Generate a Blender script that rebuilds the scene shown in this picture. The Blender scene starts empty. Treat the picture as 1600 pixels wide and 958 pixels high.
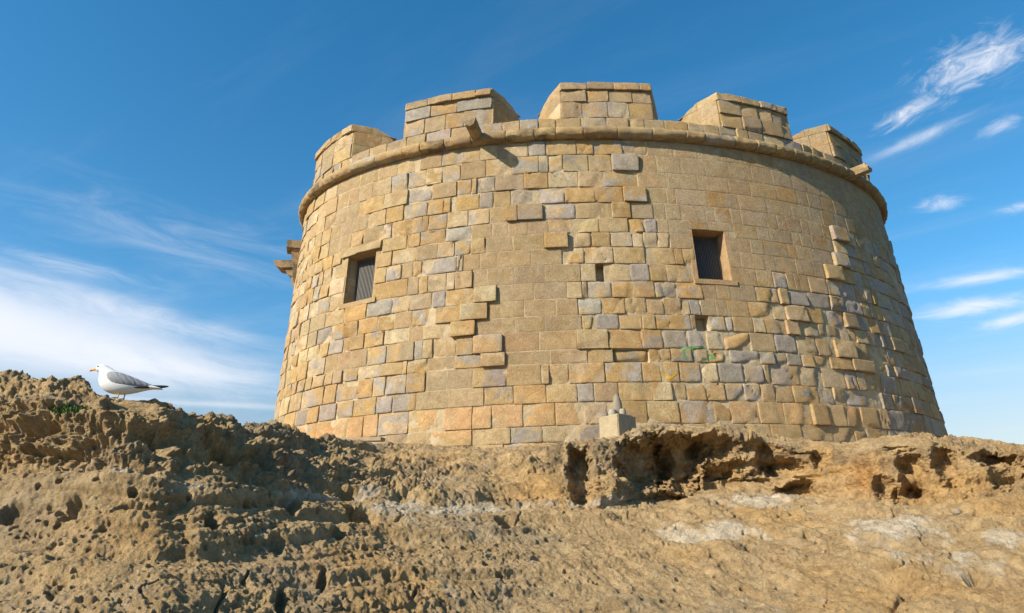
import bpy, math, random
import numpy as np
from mathutils import Matrix, Vector

# ------------------------------------------------------------------ camera, sky, sun, exposure
scene = bpy.context.scene
COL = scene.collection
EYE = 1.7
PITCH, ROLL = 0.3393, -0.0266
cam_data = bpy.data.cameras.new('camera')
cam_data.sensor_width = 36.0
cam_data.lens = 24.0
cam_data.clip_start = 0.05
cam_data.clip_end = 6000.0
cam = bpy.data.objects.new('camera', cam_data)
COL.objects.link(cam)
_f = Vector((0, math.cos(PITCH), math.sin(PITCH)))
_u = Vector((0, -math.sin(PITCH), math.cos(PITCH)))
_r = Vector((1, 0, 0))
_ix = _r * math.cos(ROLL) + _u * math.sin(ROLL)
_iy = -_r * math.sin(ROLL) + _u * math.cos(ROLL)
cam.matrix_world = Matrix(((_ix.x, _iy.x, -_f.x, 0), (_ix.y, _iy.y, -_f.y, 0), (_ix.z, _iy.z, -_f.z, EYE), (0, 0, 0, 1)))
scene.camera = cam

SUN_AZ, SUN_EL = math.radians(-123.0), math.radians(32.0)     # azimuth from +Y towards +X
sun_dir = Vector((math.sin(SUN_AZ) * math.cos(SUN_EL), math.cos(SUN_AZ) * math.cos(SUN_EL), math.sin(SUN_EL)))
sd = bpy.data.lights.new('sun', 'SUN')
sd.energy = 5.0
sd.angle = math.radians(0.53)
sd.color = (1.0, 0.91, 0.77)
sun = bpy.data.objects.new('sun', sd)
COL.objects.link(sun)
sun.rotation_euler = sun_dir.to_track_quat('Z', 'Y').to_euler()

scene.view_settings.view_transform = 'Standard'
scene.view_settings.look = 'None'
scene.view_settings.exposure = 0.70
scene.view_settings.gamma = 1.0
scene.view_settings.use_curve_mapping = False


class NT:
    """small helper for node trees"""
    def __init__(self, tree):
        self.t = tree
        tree.nodes.clear()

    def n(self, kind, **kw):
        nd = self.t.nodes.new(kind)
        for k, v in kw.items():
            setattr(nd, k, v)
        return nd

    def put(self, sock, v):
        if isinstance(v, bpy.types.NodeSocket):
            self.t.links.new(v, sock)
        elif v is not None:
            sock.default_value = v

    def m(self, op, a, b=None, c=None, clamp=False):
        nd = self.n('ShaderNodeMath', operation=op, use_clamp=clamp)
        for i, v in enumerate((a, b, c)):
            self.put(nd.inputs[i], v)
        return nd.outputs[0]

    def v(self, op, a, b=None, out=0):
        nd = self.n('ShaderNodeVectorMath', operation=op)
        self.put(nd.inputs[0], a)
        if b is not None:
            self.put(nd.inputs[3 if op == 'SCALE' else 1], b)
        return nd.outputs[out]

    def comb(self, x, y, z):
        nd = self.n('ShaderNodeCombineXYZ')
        for i, v in enumerate((x, y, z)):
            self.put(nd.inputs[i], v)
        return nd.outputs[0]

    def noise(self, vec, scale, detail=4.0, rough=0.55, dist=0.0, w=None):
        nd = self.n('ShaderNodeTexNoise')
        if w is not None:
            nd.noise_dimensions = '4D'
            nd.inputs['W'].default_value = w
        self.put(nd.inputs['Vector'], vec)
        nd.inputs['Scale'].default_value = scale
        nd.inputs['Detail'].default_value = detail
        nd.inputs['Roughness'].default_value = rough
        nd.inputs['Distortion'].default_value = dist
        return nd.outputs[0]

    def ramp(self, val, lo, hi, smooth=True):
        nd = self.n('ShaderNodeMapRange', interpolation_type='SMOOTHSTEP' if smooth else 'LINEAR')
        self.put(nd.inputs['Value'], val)
        nd.inputs['From Min'].default_value = lo
        nd.inputs['From Max'].default_value = hi
        return nd.outputs[0]

    def mix(self, fac, a, b, mode='MIX'):
        nd = self.n('ShaderNodeMix', data_type='RGBA', blend_type=mode)
        self.put(nd.inputs[0], fac)
        for s, v in ((nd.inputs[6], a), (nd.inputs[7], b)):
            if isinstance(v, tuple) and len(v) == 3:
                v = (*v, 1)
            self.put(s, v)
        return nd.outputs[2]


world = bpy.data.worlds.new('World')
scene.world = world
world.use_nodes = True
W = NT(world.node_tree)
sky = W.n('ShaderNodeTexSky', sky_type='NISHITA')
sky.sun_disc = False
sky.sun_elevation = SUN_EL
sky.sun_rotation = SUN_AZ
sky.altitude = 0.0
sky.air_density = 1.0
sky.dust_density = 0.3
sky.ozone_density = 1.0
D = W.n('ShaderNodeTexCoord').outputs['Generated']
sep = W.n('ShaderNodeSeparateXYZ')
W.t.links.new(D, sep.inputs[0])
az = W.m('ARCTAN2', sep.outputs[0], sep.outputs[1])
el = W.m('ARCSINE', sep.outputs[2])


def cloud(caz, cel, ang, half_len, half_wid, freq_l, freq_w, seed, lo, hi, amount):
    """a streaky cirrus bank round one direction of the sky: its own noise stretched along its own heading"""
    c, s = math.cos(ang), math.sin(ang)
    dx = W.m('SUBTRACT', az, caz)
    dy = W.m('SUBTRACT', el, cel)
    a = W.m('ADD', W.m('MULTIPLY', dx, c), W.m('MULTIPLY', dy, s))
    b = W.m('SUBTRACT', W.m('MULTIPLY', dy, c), W.m('MULTIPLY', dx, s))
    q = W.m('ADD', W.m('POWER', W.m('ABSOLUTE', W.m('DIVIDE', a, half_len)), 2.0), W.m('POWER', W.m('ABSOLUTE', W.m('DIVIDE', b, half_wid)), 2.0))
    g = W.m('POWER', 2.718, W.m('MULTIPLY', q, -1.0))
    vec = W.comb(W.m('MULTIPLY', a, freq_l), W.m('MULTIPLY', b, freq_w), seed)
    nz = W.noise(vec, 1.0, 9.0, 0.68, 0.9)
    m = W.m('MULTIPLY', W.ramp(W.m('ADD', nz, W.m('MULTIPLY', W.m('SUBTRACT', g, 1.0), 0.45)), lo, hi), g)
    return W.m('MULTIPLY', m, amount)


CLOUDS = []
CLOUDS.append(cloud(-0.74, 0.270, -0.10, 0.36, 0.062, 4.0, 12.0, 3.1, -0.10, 0.42, 0.92))     # broad bank, left
CLOUDS.append(cloud(-0.50, 0.236, -0.08, 0.20, 0.030, 6.0, 30.0, 7.7, 0.02, 0.60, 0.75))
CLOUDS.append(cloud(-0.52, 0.300, -0.14, 0.24, 0.020, 6.0, 34.0, 4.7, 0.10, 0.70, 0.55))
CLOUDS.append(cloud(-0.42, 0.191, 0.0, 0.20, 0.006, 5.0, 80.0, 1.9, 0.05, 0.60, 0.40))
CLOUDS.append(cloud(-0.50, 0.405, -0.10, 0.30, 0.060, 5.0, 26.0, 5.2, 0.22, 0.85, 0.32))
CLOUDS.append(cloud(-0.60, 0.345, -0.05, 0.14, 0.016, 9.0, 44.0, 6.6, 0.18, 0.75, 0.42))
CLOUDS.append(cloud(0.690, 0.545, 0.10, 0.095, 0.042, 24.0, 54.0, 2.4, 0.22, 0.70, 0.95))       # bright tuft, upper right
CLOUDS.append(cloud(0.600, 0.514, 0.25, 0.062, 0.016, 26.0, 70.0, 8.4, 0.22, 0.72, 0.80))
CLOUDS.append(cloud(0.612, 0.481, 0.13, 0.075, 0.009, 14.0, 70.0, 4.4, 0.05, 0.65, 0.50))
CLOUDS.append(cloud(0.700, 0.466, 0.12, 0.034, 0.010, 24.0, 60.0, 6.1, 0.14, 0.70, 0.6))
CLOUDS.append(cloud(0.612, 0.396, -0.12, 0.042, 0.013, 24.0, 50.0, 9.3, 0.16, 0.75, 0.65))
CLOUDS.append(cloud(0.700, 0.366, -0.12, 0.034, 0.009, 24.0, 50.0, 1.3, 0.14, 0.70, 0.7))
CLOUDS.append(cloud(0.640, 0.297, -0.05, 0.085, 0.010, 12.0, 50.0, 5.9, 0.10, 0.68, 0.75))
CLOUDS.append(cloud(0.620, 0.264, -0.04, 0.080, 0.015, 12.0, 44.0, 7.1, 0.08, 0.66, 0.85))
CLOUDS.append(cloud(0.655, 0.241, 0.06, 0.055, 0.010, 14.0, 50.0, 2.9, 0.08, 0.66, 0.85))
# thin veil everywhere: streaks on a flat cloud layer
zc = W.m('MAXIMUM', sep.outputs[2], 0.06)
flat = W.comb(W.m('DIVIDE', sep.outputs[0], zc), W.m('DIVIDE', sep.outputs[1], zc), 0.0)
rot = W.n('ShaderNodeVectorRotate', rotation_type='Z_AXIS')
W.put(rot.inputs['Vector'], flat)
rot.inputs['Angle'].default_value = 0.5
veil = W.noise(W.v('MULTIPLY', rot.outputs[0], (0.35, 1.5, 1.0)), 1.0, 8.0, 0.6, 0.4)
CLOUDS.append(W.m('MULTIPLY', W.ramp(veil, 0.48, 0.85), 0.20))
keep = 1.0
for c in CLOUDS:
    keep = W.m('MULTIPLY', keep, W.m('SUBTRACT', 1.0, c, clamp=True))
cover = W.m('SUBTRACT', 1.0, keep, clamp=True)
hs = W.n('ShaderNodeHueSaturation')
hs.inputs['Saturation'].default_value = 1.42
hs.inputs['Hue'].default_value = 0.492
W.put(hs.inputs['Color'], sky.outputs[0])
low = W.ramp(el, 0.34, 0.04)
hz = W.n('ShaderNodeHueSaturation')
hz.inputs['Saturation'].default_value = 0.55
hz.inputs['Value'].default_value = 0.52
W.put(hz.inputs['Color'], sky.outputs[0])
clear = W.mix(low, hs.outputs[0], hz.outputs[0])
skycol = W.mix(cover, clear, (5.3, 5.4, 5.75))
bg = W.n('ShaderNodeBackground')
W.put(bg.inputs[0], skycol)
bg.inputs[1].default_value = 0.115
wo = W.n('ShaderNodeOutputWorld')
W.t.links.new(bg.outputs[0], wo.inputs[0])

# ------------------------------------------------------------------ numeric noise
_rng = np.random.RandomState(7)
_perm = _rng.permutation(256)
_perm = np.concatenate([_perm, _perm, _perm]).astype(np.int32)
_grad = _rng.normal(size=(256, 3)).astype(np.float32)
_grad /= np.linalg.norm(_grad, axis=1)[:, None]
_jit = _rng.rand(256, 3).astype(np.float32)


def _hash(i, j, k):
    return _perm[(_perm[(_perm[i & 255] + (j & 255))] + (k & 255))]


def perlin(p):
    p = np.asarray(p, dtype=np.float32)
    i = np.floor(p).astype(np.int32)
    f = p - i
    w = f * f * f * (f * (f * 6 - 15) + 10)
    out = np.zeros(len(p), np.float32)
    for dx in (0, 1):
        wx = w[:, 0] if dx else 1 - w[:, 0]
        for dy in (0, 1):
            wy = w[:, 1] if dy else 1 - w[:, 1]
            for dz in (0, 1):
                wz = w[:, 2] if dz else 1 - w[:, 2]
                g = _grad[_hash(i[:, 0] + dx, i[:, 1] + dy, i[:, 2] + dz)]
                out += wx * wy * wz * (g[:, 0] * (f[:, 0] - dx) + g[:, 1] * (f[:, 1] - dy) + g[:, 2] * (f[:, 2] - dz))
    return out * 1.6


def fbm(p, octaves=3, gain=0.5, lac=2.03, ridged=False):
    s, a, t = 0.0, 1.0, 0.0
    q = np.asarray(p, dtype=np.float32)
    for _ in range(octaves):
        n = perlin(q)
        if ridged:
            n = 1 - 2 * np.abs(n)
        s = s + a * n
        t += a
        a *= gain
        q = q * lac + 17.3
    return s / t


def worley(p):
    p = np.asarray(p, dtype=np.float32)
    i = np.floor(p).astype(np.int32)
    f = p - i
    best = np.full(len(p), 9.0, np.float32)
    for dx in (-1, 0, 1):
        for dy in (-1, 0, 1):
            for dz in (-1, 0, 1):
                j = _jit[_hash(i[:, 0] + dx, i[:, 1] + dy, i[:, 2] + dz)]
                d = (j[:, 0] + dx - f[:, 0]) ** 2 + (j[:, 1] + dy - f[:, 1]) ** 2 + (j[:, 2] + dz - f[:, 2]) ** 2
                best = np.minimum(best, d)
    return np.sqrt(best)


def sstep(x, a, b):
    t = np.clip((x - a) / (b - a), 0, 1)
    return t * t * (3 - 2 * t)


# ------------------------------------------------------------------ object helpers
def link(o, parent=None, **props):
    COL.objects.link(o)
    if parent is not None:
        o.parent = parent
    for k, v in props.items():
        o[k] = v
    return o


def empty(name, loc=(0, 0, 0), **props):
    o = bpy.data.objects.new(name, None)
    o.empty_display_size = 0.3
    link(o, **props)
    o.location = loc
    return o


def to_mesh(name, V, F, mat, smooth=True, attrs=None):
    me = bpy.data.meshes.new(name)
    me.from_pydata([tuple(map(float, v)) for v in V], [], [tuple(map(int, f)) for f in F])
    if attrs:
        for an, arr in attrs.items():
            arr = np.asarray(arr, np.float32)
            at = me.attributes.new(an, 'FLOAT_COLOR', 'POINT')
            at.data.foreach_set('color', np.concatenate([arr, np.ones((len(arr), 1), np.float32)], 1).ravel())
    if smooth:
        me.polygons.foreach_set('use_smooth', [True] * len(me.polygons))
    me.materials.append(mat)
    me.update()
    if smooth:
        me.set_sharp_from_angle(angle=math.radians(38))
    return me


def add(name, V, F, mat, parent=None, smooth=True, attrs=None, **props):
    """mesh object; vertices are world positions, made local to an Empty parent's origin"""
    V = np.asarray(V, float)
    o = bpy.data.objects.new(name, to_mesh(name, V, F, mat, smooth, attrs))
    link(o, parent, **props)
    if parent is not None:
        q, off = parent, Vector((0, 0, 0))
        while q is not None:
            off += q.location
            q = q.parent
        o.location = -off
    return o


def material(name, rough=0.9):
    m = bpy.data.materials.new(name)
    m.use_nodes = True
    N = NT(m.node_tree)
    b = N.n('ShaderNodeBsdfPrincipled')
    b.inputs['Roughness'].default_value = rough
    b.inputs['Specular IOR Level'].default_value = 0.25
    out = N.n('ShaderNodeOutputMaterial')
    N.t.links.new(b.outputs[0], out.inputs[0])
    pos = N.n('ShaderNodeNewGeometry').outputs['Position']
    return m, N, b, pos


def bump(N, b, height, dist, strength=1.0):
    nd = N.n('ShaderNodeBump')
    nd.inputs['Strength'].default_value = strength
    nd.inputs['Distance'].default_value = dist
    N.put(nd.inputs['Height'], height)
    N.t.links.new(nd.outputs[0], b.inputs['Normal'])


def attr(N, name):
    nd = N.n('ShaderNodeAttribute', attribute_name=name)
    return nd.outputs['Color']


# masonry: every stone carries its own two colours, mixed in patches; grain, specks and fine relief on top
MAT_STONE, N, b, pos = material('sandstone_masonry', 0.92)
pa = N.ramp(N.noise(pos, 2.6, 5, 0.6, 0.6), 0.44, 0.60)
base = N.mix(pa, attr(N, 'Col'), attr(N, 'Col2'))
base = N.mix(N.m('MULTIPLY', N.ramp(N.noise(pos, 0.55, 5, 0.65), 0.42, 0.68), 0.40), base, N.mix(1.0, base, (0.78, 0.66, 0.50), 'MULTIPLY'))
grain = N.noise(pos, 55, 4, 0.65)
base = N.mix(0.75, base, N.mix(1.0, base, N.mix(N.ramp(grain, 0.28, 0.72), (0.66, 0.63, 0.59), (1.26, 1.28, 1.31)), 'MULTIPLY'))
blot = N.noise(pos, 7.0, 6, 0.7, 0.4)
base = N.mix(0.6, base, N.mix(1.0, base, N.mix(N.ramp(blot, 0.3, 0.7), (0.74, 0.70, 0.64), (1.18, 1.2, 1.24)), 'MULTIPLY'))
spk = N.ramp(N.noise(pos, 17, 6, 0.7), 0.60, 0.72)
base = N.mix(N.m('MULTIPLY', spk, 0.4), base, (0.16, 0.13, 0.10))
streak = N.ramp(N.noise(N.v('MULTIPLY', pos, (5.5, 5.5, 0.45)), 1.0, 5, 0.6, 0.3), 0.60, 0.80)
base = N.mix(N.m('MULTIPLY', streak, 0.36), base, (0.15, 0.12, 0.09))
N.put(b.inputs['Base Color'], base)
h = N.m('ADD', N.m('MULTIPLY', N.noise(pos, 20, 4, 0.6), 0.40), N.m('MULTIPLY', N.noise(pos, 60, 4, 0.7), 0.80))
bump(N, b, h, 0.034, 1.0)

MAT_MORTAR, N, b, pos = material('lime_mortar', 0.95)
c = N.mix(N.ramp(N.noise(pos, 3.0, 5, 0.6), 0.35, 0.7), (0.45, 0.36, 0.225), (0.34, 0.255, 0.145))
c = N.mix(0.5, c, N.mix(1.0, c, N.mix(N.noise(pos, 40, 4, 0.65), (0.6, 0.6, 0.6), (1.35, 1.35, 1.35)), 'MULTIPLY'))
N.put(b.inputs['Base Color'], c)
bump(N, b, N.noise(pos, 22, 5, 0.65), 0.02, 0.8)

# bare weathered rock of the shore
MAT_ROCK, N, b, pos = material('shore_rock', 0.95)
c = attr(N, 'Col')
c = N.mix(0.8, c, N.mix(1.0, c, N.mix(N.ramp(N.noise(pos, 9, 7, 0.75), 0.3, 0.7), (0.62, 0.58, 0.53), (1.34, 1.37, 1.42)), 'MULTIPLY'))
c = N.mix(0.8, c, N.mix(1.0, c, N.mix(N.noise(pos, 90, 4, 0.7), (0.6, 0.6, 0.6), (1.4, 1.4, 1.4)), 'MULTIPLY'))
N.put(b.inputs['Base Color'], c)
spk = N.m('MULTIPLY', N.ramp(N.noise(pos, 42, 3, 0.6), 0.62, 0.70), N.ramp(N.noise(pos, 1.7, 4, 0.6), 0.42, 0.60))
c = N.mix(N.m('MULTIPLY', spk, 0.75), c, (0.07, 0.055, 0.04))
vr = N.n('ShaderNodeVectorRotate', rotation_type='Z_AXIS')
N.put(vr.inputs['Vector'], pos)
vr.inputs['Angle'].default_value = -0.45
vein = N.noise(N.v('MULTIPLY', vr.outputs[0], (7.0, 0.9, 1.6)), 1.0, 5, 0.6, 0.5)
vmask = N.m('MULTIPLY', N.ramp(vein, 0.56, 0.62), N.m('SUBTRACT', 1.0, N.ramp(vein, 0.63, 0.70)))
vmask = N.m('MULTIPLY', vmask, N.ramp(N.noise(pos, 0.8, 3, 0.5), 0.45, 0.60))
c = N.mix(N.m('MULTIPLY', vmask, 0.45), c, (0.52, 0.44, 0.31))
N.put(b.inputs['Base Color'], c)
h = N.m('ADD', N.noise(pos, 30, 7, 0.75), N.m('MULTIPLY', N.noise(pos, 110, 4, 0.7), 0.40))
bump(N, b, h, 0.05, 1.0)


def plain(name, col, rough=0.7, var=0.25, scale=30, bd=0.004, metal=0.0):
    m, N, b, pos = material(name, rough)
    n = N.noise(pos, scale, 5, 0.6)
    c = tuple(col)
    N.put(b.inputs['Base Color'], N.mix(n, tuple(x * (1 - var) for x in c), tuple(min(1, x * (1 + var)) for x in c)))
    b.inputs['Metallic'].default_value = metal
    bump(N, b, n, bd, 0.6)
    return m
# ------------------------------------------------------------------ ground: shore rock rising to the tower
FPX = 1066.7


def ray(px, py):
    x = (np.asarray(px, float) - 800) / FPX
    y = (479 - np.asarray(py, float)) / FPX
    r = x * math.cos(ROLL) - y * math.sin(ROLL)
    u = x * math.sin(ROLL) + y * math.cos(ROLL)
    return np.stack([r, math.cos(PITCH) - u * math.sin(PITCH), math.sin(PITCH) + u * math.cos(PITCH)], -1)


def on_ray(px, py, d):
    """point at horizontal distance d on the line of sight first measured in the photograph"""
    v = ray(px, py)
    return v * (np.asarray(d) / np.hypot(v[..., 0], v[..., 1]))[..., None] + np.array([0, 0, EYE])


# survey of the slope: per column  x | d at frame foot | mid y,d | face foot y,d | face top y,d | brow y,d
SURV = """-420 5.2 850 5.8 790 6.4 740 6.9 720 7.6
-260 4.9 850 5.6 760 6.3 690 6.8 665 7.4
-100 4.4 850 5.1 732 5.9 640 6.3 604 6.9
0 4.1 850 4.8 722 5.6 620 5.9 585 6.6
70 3.95 850 4.65 722 5.4 620 5.65 593 6.3
125 3.85 850 4.5 721 5.2 628 5.45 599 6.1
150 3.8 850 4.45 720 5.15 632 5.4 609 5.85
168 3.8 850 4.45 718 5.1 640 5.35 620 5.6
200 3.8 850 4.4 716 5.05 648 5.3 622 5.55
230 3.8 850 4.4 716 5.05 650 5.3 622 5.55
246 3.8 850 4.4 717 5.05 648 5.25 623 5.55
268 3.8 850 4.45 718 5.1 652 5.3 627 5.6
284 3.85 850 4.5 720 5.2 664 5.45 640 5.9
310 3.9 850 4.5 724 5.2 680 5.5 651 6.1
350 4.0 850 4.6 730 5.3 690 5.7 660 6.4
420 4.15 850 4.8 748 5.6 702 6.2 667 7.1
500 4.3 850 5.0 765 6.0 714 6.9 681 8.4
560 4.45 850 5.2 770 6.3 720 7.4 691 9.4
620 4.6 850 5.4 773 6.5 722 8.2 696 10.7
700 4.8 850 5.6 775 6.7 724 8.4 702 11.3
770 5.0 850 5.8 778 6.9 716 8.2 702 11.5
800 5.1 852 5.9 780 7.0 712 8.0 699 11.4
870 5.2 860 6.0 785 7.1 702 7.8 694 11.3
935 5.3 860 6.1 790 7.15 694 7.75 688 11.1
965 5.3 862 6.1 790 7.35 690 7.8 681 10.9
1000 5.4 865 6.1 783 7.7 682 7.85 672 9.6
1060 5.4 865 6.2 776 8.0 672 7.9 666 9.2
1120 5.5 865 6.2 758 8.35 674 8.05 667 9.3
1160 5.5 865 6.3 752 8.45 680 8.2 671 9.4
1200 5.5 865 6.3 756 8.4 690 8.3 683 9.4
1290 5.6 865 6.4 778 8.0 702 8.15 691 9.2
1335 5.6 865 6.4 785 7.75 705 7.95 692 9.2
1352 5.6 865 6.4 786 7.65 698 7.9 684 9.1
1420 5.7 865 6.4 788 7.6 692 7.85 679 9.0
1500 5.8 865 6.5 785 7.6 693 7.9 683 9.0
1560 5.9 865 6.5 776 7.7 698 8.0 688 9.1
1600 5.9 865 6.6 768 7.8 712 8.2 700 9.3
1720 6.0 860 6.7 760 8.0 715 8.4 704 9.5
1960 6.3 850 7.0 750 8.3 715 8.7 704 10.0"""
SV = np.array([[float(t) for t in ln.split()] for ln in SURV.splitlines()])


def build_terrain():
    xs = np.concatenate([np.linspace(-420, -60, 90)[:-1], np.linspace(-60, 1660, 1270), np.linspace(1660, 1960, 70)[1:]])
    nc = len(xs)
    g = lambda k: np.interp(xs, SV[:, 0], SV[:, k])
    kn = []
    kn.append(on_ray(xs, np.full(nc, 958.0), np.full(nc, 0.8)))
    kn[0][:, 2] = 0.0
    kn.append(on_ray(xs, np.full(nc, 985.0), g(1) * 0.9))
    kn.append(on_ray(xs, g(2), g(3)))
    kn.append(on_ray(xs, g(4), g(5)))
    kn.append(on_ray(xs, g(6), g(7)))
    kn.append(on_ray(xs, g(8), g(9)))
    dirs = ray(xs, g(8))
    dirs[:, 2] = 0
    dirs /= np.linalg.norm(dirs, axis=1)[:, None]
    b1 = kn[-1] + dirs * 1.6
    b1[:, 2] -= 0.22
    kn.append(b1)
    b2 = kn[-1] + dirs * 6.0
    b2[:, 2] -= 0.35 + 0.0 * xs
    far = sstep(xs, 1540, 1600)
    b2[:, 2] += far * 1.35                       # a farther pale rock shows past the right end of the ledge
    kn.append(b2)
    b3 = kn[-1] + dirs * 25.0
    b3[:, 2] -= 6.0
    kn.append(b3)
    ns = [26, 130, 105, 190, 80, 26, 30, 14]
    rows, seg = [], []
    for k, n in enumerate(ns):
        t = np.linspace(0, 1, n, endpoint=(k == len(ns) - 1))
        for tt in t:
            rows.append(kn[k] * (1 - tt) + kn[k + 1] * tt)
            seg.append(k + tt)
    G = np.array(rows)                            # rows x cols x 3
    seg = np.array(seg)
    nr = len(G)

    def smooth(A, r, ax):
        ker = np.exp(-np.linspace(-2, 2, 2 * r + 1) ** 2)
        ker /= ker.sum()
        pad = [(0, 0)] * A.ndim
        pad[ax] = (r, r)
        B = np.pad(A, pad, mode='edge')
        out = 0
        for i, w in enumerate(ker):
            sl = [slice(None)] * A.ndim
            sl[ax] = slice(i, i + A.shape[ax])
            out = out + w * B[tuple(sl)]
        return out
    G = smooth(G, 7, 1)
    G = smooth(G, 9, 0)
    base = G.reshape(-1, 3).copy()

    def normals(G):
        du = np.gradient(G, axis=1)
        dv = np.gradient(G, axis=0)
        n = np.cross(du, dv)
        n /= np.linalg.norm(n, axis=2)[:, :, None] + 1e-9
        return n
    PXc = np.broadcast_to(xs[None, :], (nr, nc)).ravel()
    SG = np.broadcast_to(seg[:, None], (nr, nc)).ravel()
    B = base.astype(np.float32)
    # masks of the ground's character
    left = 1 - sstep(PXc, 330, 620)
    face = sstep(SG, 2.75, 3.05) * (1 - sstep(SG, 4.1, 4.6))
    fore = 1 - sstep(SG, 2.7, 3.0)
    right = sstep(PXc, 700, 1050)
    n_big = fbm(B * 0.9, 3)
    n_mid = fbm(B * 2.6 + 5, 3)
    rmask = sstep(fbm(B * 1.3 + 31, 2) + 0.45 * left + 0.15 * face - 0.45 * right * fore, -0.12, 0.28)     # knobbly or smooth
    top = sstep(SG, 3.0, 3.4)
    N0 = normals(G).reshape(-1, 3)
    # rounded spurs and bays of the face
    up = 1 - fore
    disp = n_big * 0.07 + n_mid * (0.028 * fore + 0.055 * up)
    bays = fbm(np.stack([B[:, 0] * 1.5, B[:, 1] * 1.5, B[:, 2] * 0.45], 1) + 70, 2)
    disp += face * (bays * 0.14)
    # bedding: thin layers that stand out or weather back
    lz = B[:, 2] + 0.10 * fbm(B * np.array([0.7, 0.7, 0.3]) + 3, 2) + 0.05 * B[:, 0] * 0.4
    lay = perlin(np.stack([lz * 8.5, B[:, 0] * 0.6, B[:, 1] * 0.6], 1))
    lay2 = perlin(np.stack([lz * 24.0, B[:, 0] * 1.2, B[:, 1] * 1.2], 1))
    midz = (1 - sstep(PXc, 760, 860)) * sstep(SG, 2.85, 3.1)
    bed = np.maximum(left * sstep(SG, 2.6, 2.9), midz)
    disp += bed * (np.tanh(lay * 4.5) * 0.042 + np.tanh(lay2 * 3.0) * 0.014) + (1 - bed) * fore * (np.tanh(lay * 6.0) * 0.022 + np.tanh(lay2 * 5.0) * 0.007)
    disp += face * (1 - bed) * np.tanh(lay * 5.0) * 0.03
    # the hollows of the face and the big holes of the slope (each measured singly)
    pits = [(907, 738, .13, .42, .34), (1005, 722, .30, .30, .40), (1062, 715, .32, .34, .42), (1110, 700, .22, .16, .22), (1040, 781, .22, .10, .26),
            (1120, 742, .22, .08, .2), (1225, 731, .34, .09, .24), (1246, 768, .22, .12, .30), (1196, 712, .10, .2, .2), (1283, 712, .12, .18, .2), (1428, 738, .13, .24, .26), (1424, 778, .16, .12, .25),
            (1478, 722, .11, .26, .24), (1398, 694, .12, .08, .18), (1568, 728, .14, .26, .26), (1545, 712, .16, .06, .12), (1385, 765, .10, .14, .14),
            (566, 803, .12, .11, .22), (455, 786, .07, .13, .16), (113, 792, .05, .10, .09), (790, 819, .10, .06, .14), (842, 879, .06, .04, .08), (432, 848, .05, .06, .08),
            (345, 700, .16, .16, .16), (395, 712, .35, .14, .20), (60, 668, .16, .08, .09), (20, 692, .20, .06, .08), (150, 700, .14, .05, .07), (250, 690, .12, .06, .07),
            (14, 800, .06, .08, .08), (690, 770, .25, .08, .16), (505, 905, .025, .09, .08), (440, 935, .03, .10, .09), (205, 790, .09, .05, .1), (245, 790, .12, .035, .1), (270, 800, .04, .06, .08),
            (330, 815, .05, .07, .1), (85, 920, .03, .06, .05), (530, 830, .05, .08, .1), (545, 765, .2, .06, .15), (1530, 905, .08, .08, .1), (1180, 870, .2, .02, .06), (1330, 868, .3, .02, .05)]
    row_px, row_py = PXc, None
    rel = B - np.array([0, 0, EYE], np.float32)
    f_ = np.array([0, math.cos(PITCH), math.sin(PITCH)])
    u_ = np.array([0, -math.sin(PITCH), math.cos(PITCH)])
    dep = rel @ f_
    rx = rel[:, 0] * math.cos(ROLL) + (rel @ u_) * math.sin(ROLL)
    ry = -rel[:, 0] * math.sin(ROLL) + (rel @ u_) * math.cos(ROLL)
    qx, qy = 800 + FPX * rx / dep, 479 - FPX * ry / dep
    vis = SG < 4.9
    wob = fbm(B * 6 + 11, 4, gain=0.65) * 0.55
    hollow = np.zeros(len(B), np.float32)
    inward = np.zeros(len(B))
    for (px, py, rw, rh, dpt) in pits:
        k = np.argmin((qx - px) ** 2 + (qy - py) ** 2 + np.where(vis, 0, 1e6))
        c = B[k]
        d = c[:2] / np.linalg.norm(c[:2])
        lat = (B[:, 0] - c[0]) * d[1] - (B[:, 1] - c[1]) * d[0]
        lon = (B[:, 0] - c[0]) * d[0] + (B[:, 1] - c[1]) * d[1]
        slope_len = np.sqrt((B[:, 2] - c[2]) ** 2 + (lon * 0.6) ** 2)
        q = np.sqrt((lat / rw) ** 2 + (slope_len / rh) ** 2) + wob
        m = 1 - sstep(q, 0.55, 1.25)
        hollow = np.maximum(hollow, m * (dpt > 0.12))
        isface = 1.0 if (py < 790 and px > 850) else 0.0
        inward += m * dpt * isface
        disp -= dpt * m * (1 - isface)
    # a broken, overhanging brow on part of the right ledge
    brow = sstep(SG, 3.80, 3.95) * (1 - sstep(SG, 4.1, 4.35)) * sstep(PXc, 960, 1030) * (1 - 0.5 * sstep(PXc, 1180, 1260))
    inward -= brow * 0.07 * sstep(n_mid, -0.3, 0.2)
    # knobs of the weathered upper rock
    w1 = worley(B * np.array([7.5, 7.5, 6.0], np.float32))
    w2 = worley(B * np.array([17.0, 17.0, 12.0], np.float32) + 9)
    w4 = worley(B * np.array([34.0, 34.0, 24.0], np.float32) + 3)
    knob = rmask * up
    disp += knob * ((0.45 - w1) * 0.055 + (0.45 - w2) * 0.050 + (0.45 - w4) * 0.026)
    # the open slope: nearly plane, pocked with clusters of small sharp holes
    w5 = worley(B * np.array([12.0, 12.0, 10.0], np.float32) + 77)
    w6 = worley(B * np.array([24.0, 24.0, 20.0], np.float32) + 23)
    clu = fbm(B * 1.9 + 15, 3)
    rough_s = sstep(clu + 0.16 * left - 0.06 * right, 0.08, 0.36)
    hole = (1 - sstep(w5 + 0.10 * n_mid, 0.17, 0.30)) * rough_s
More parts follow.
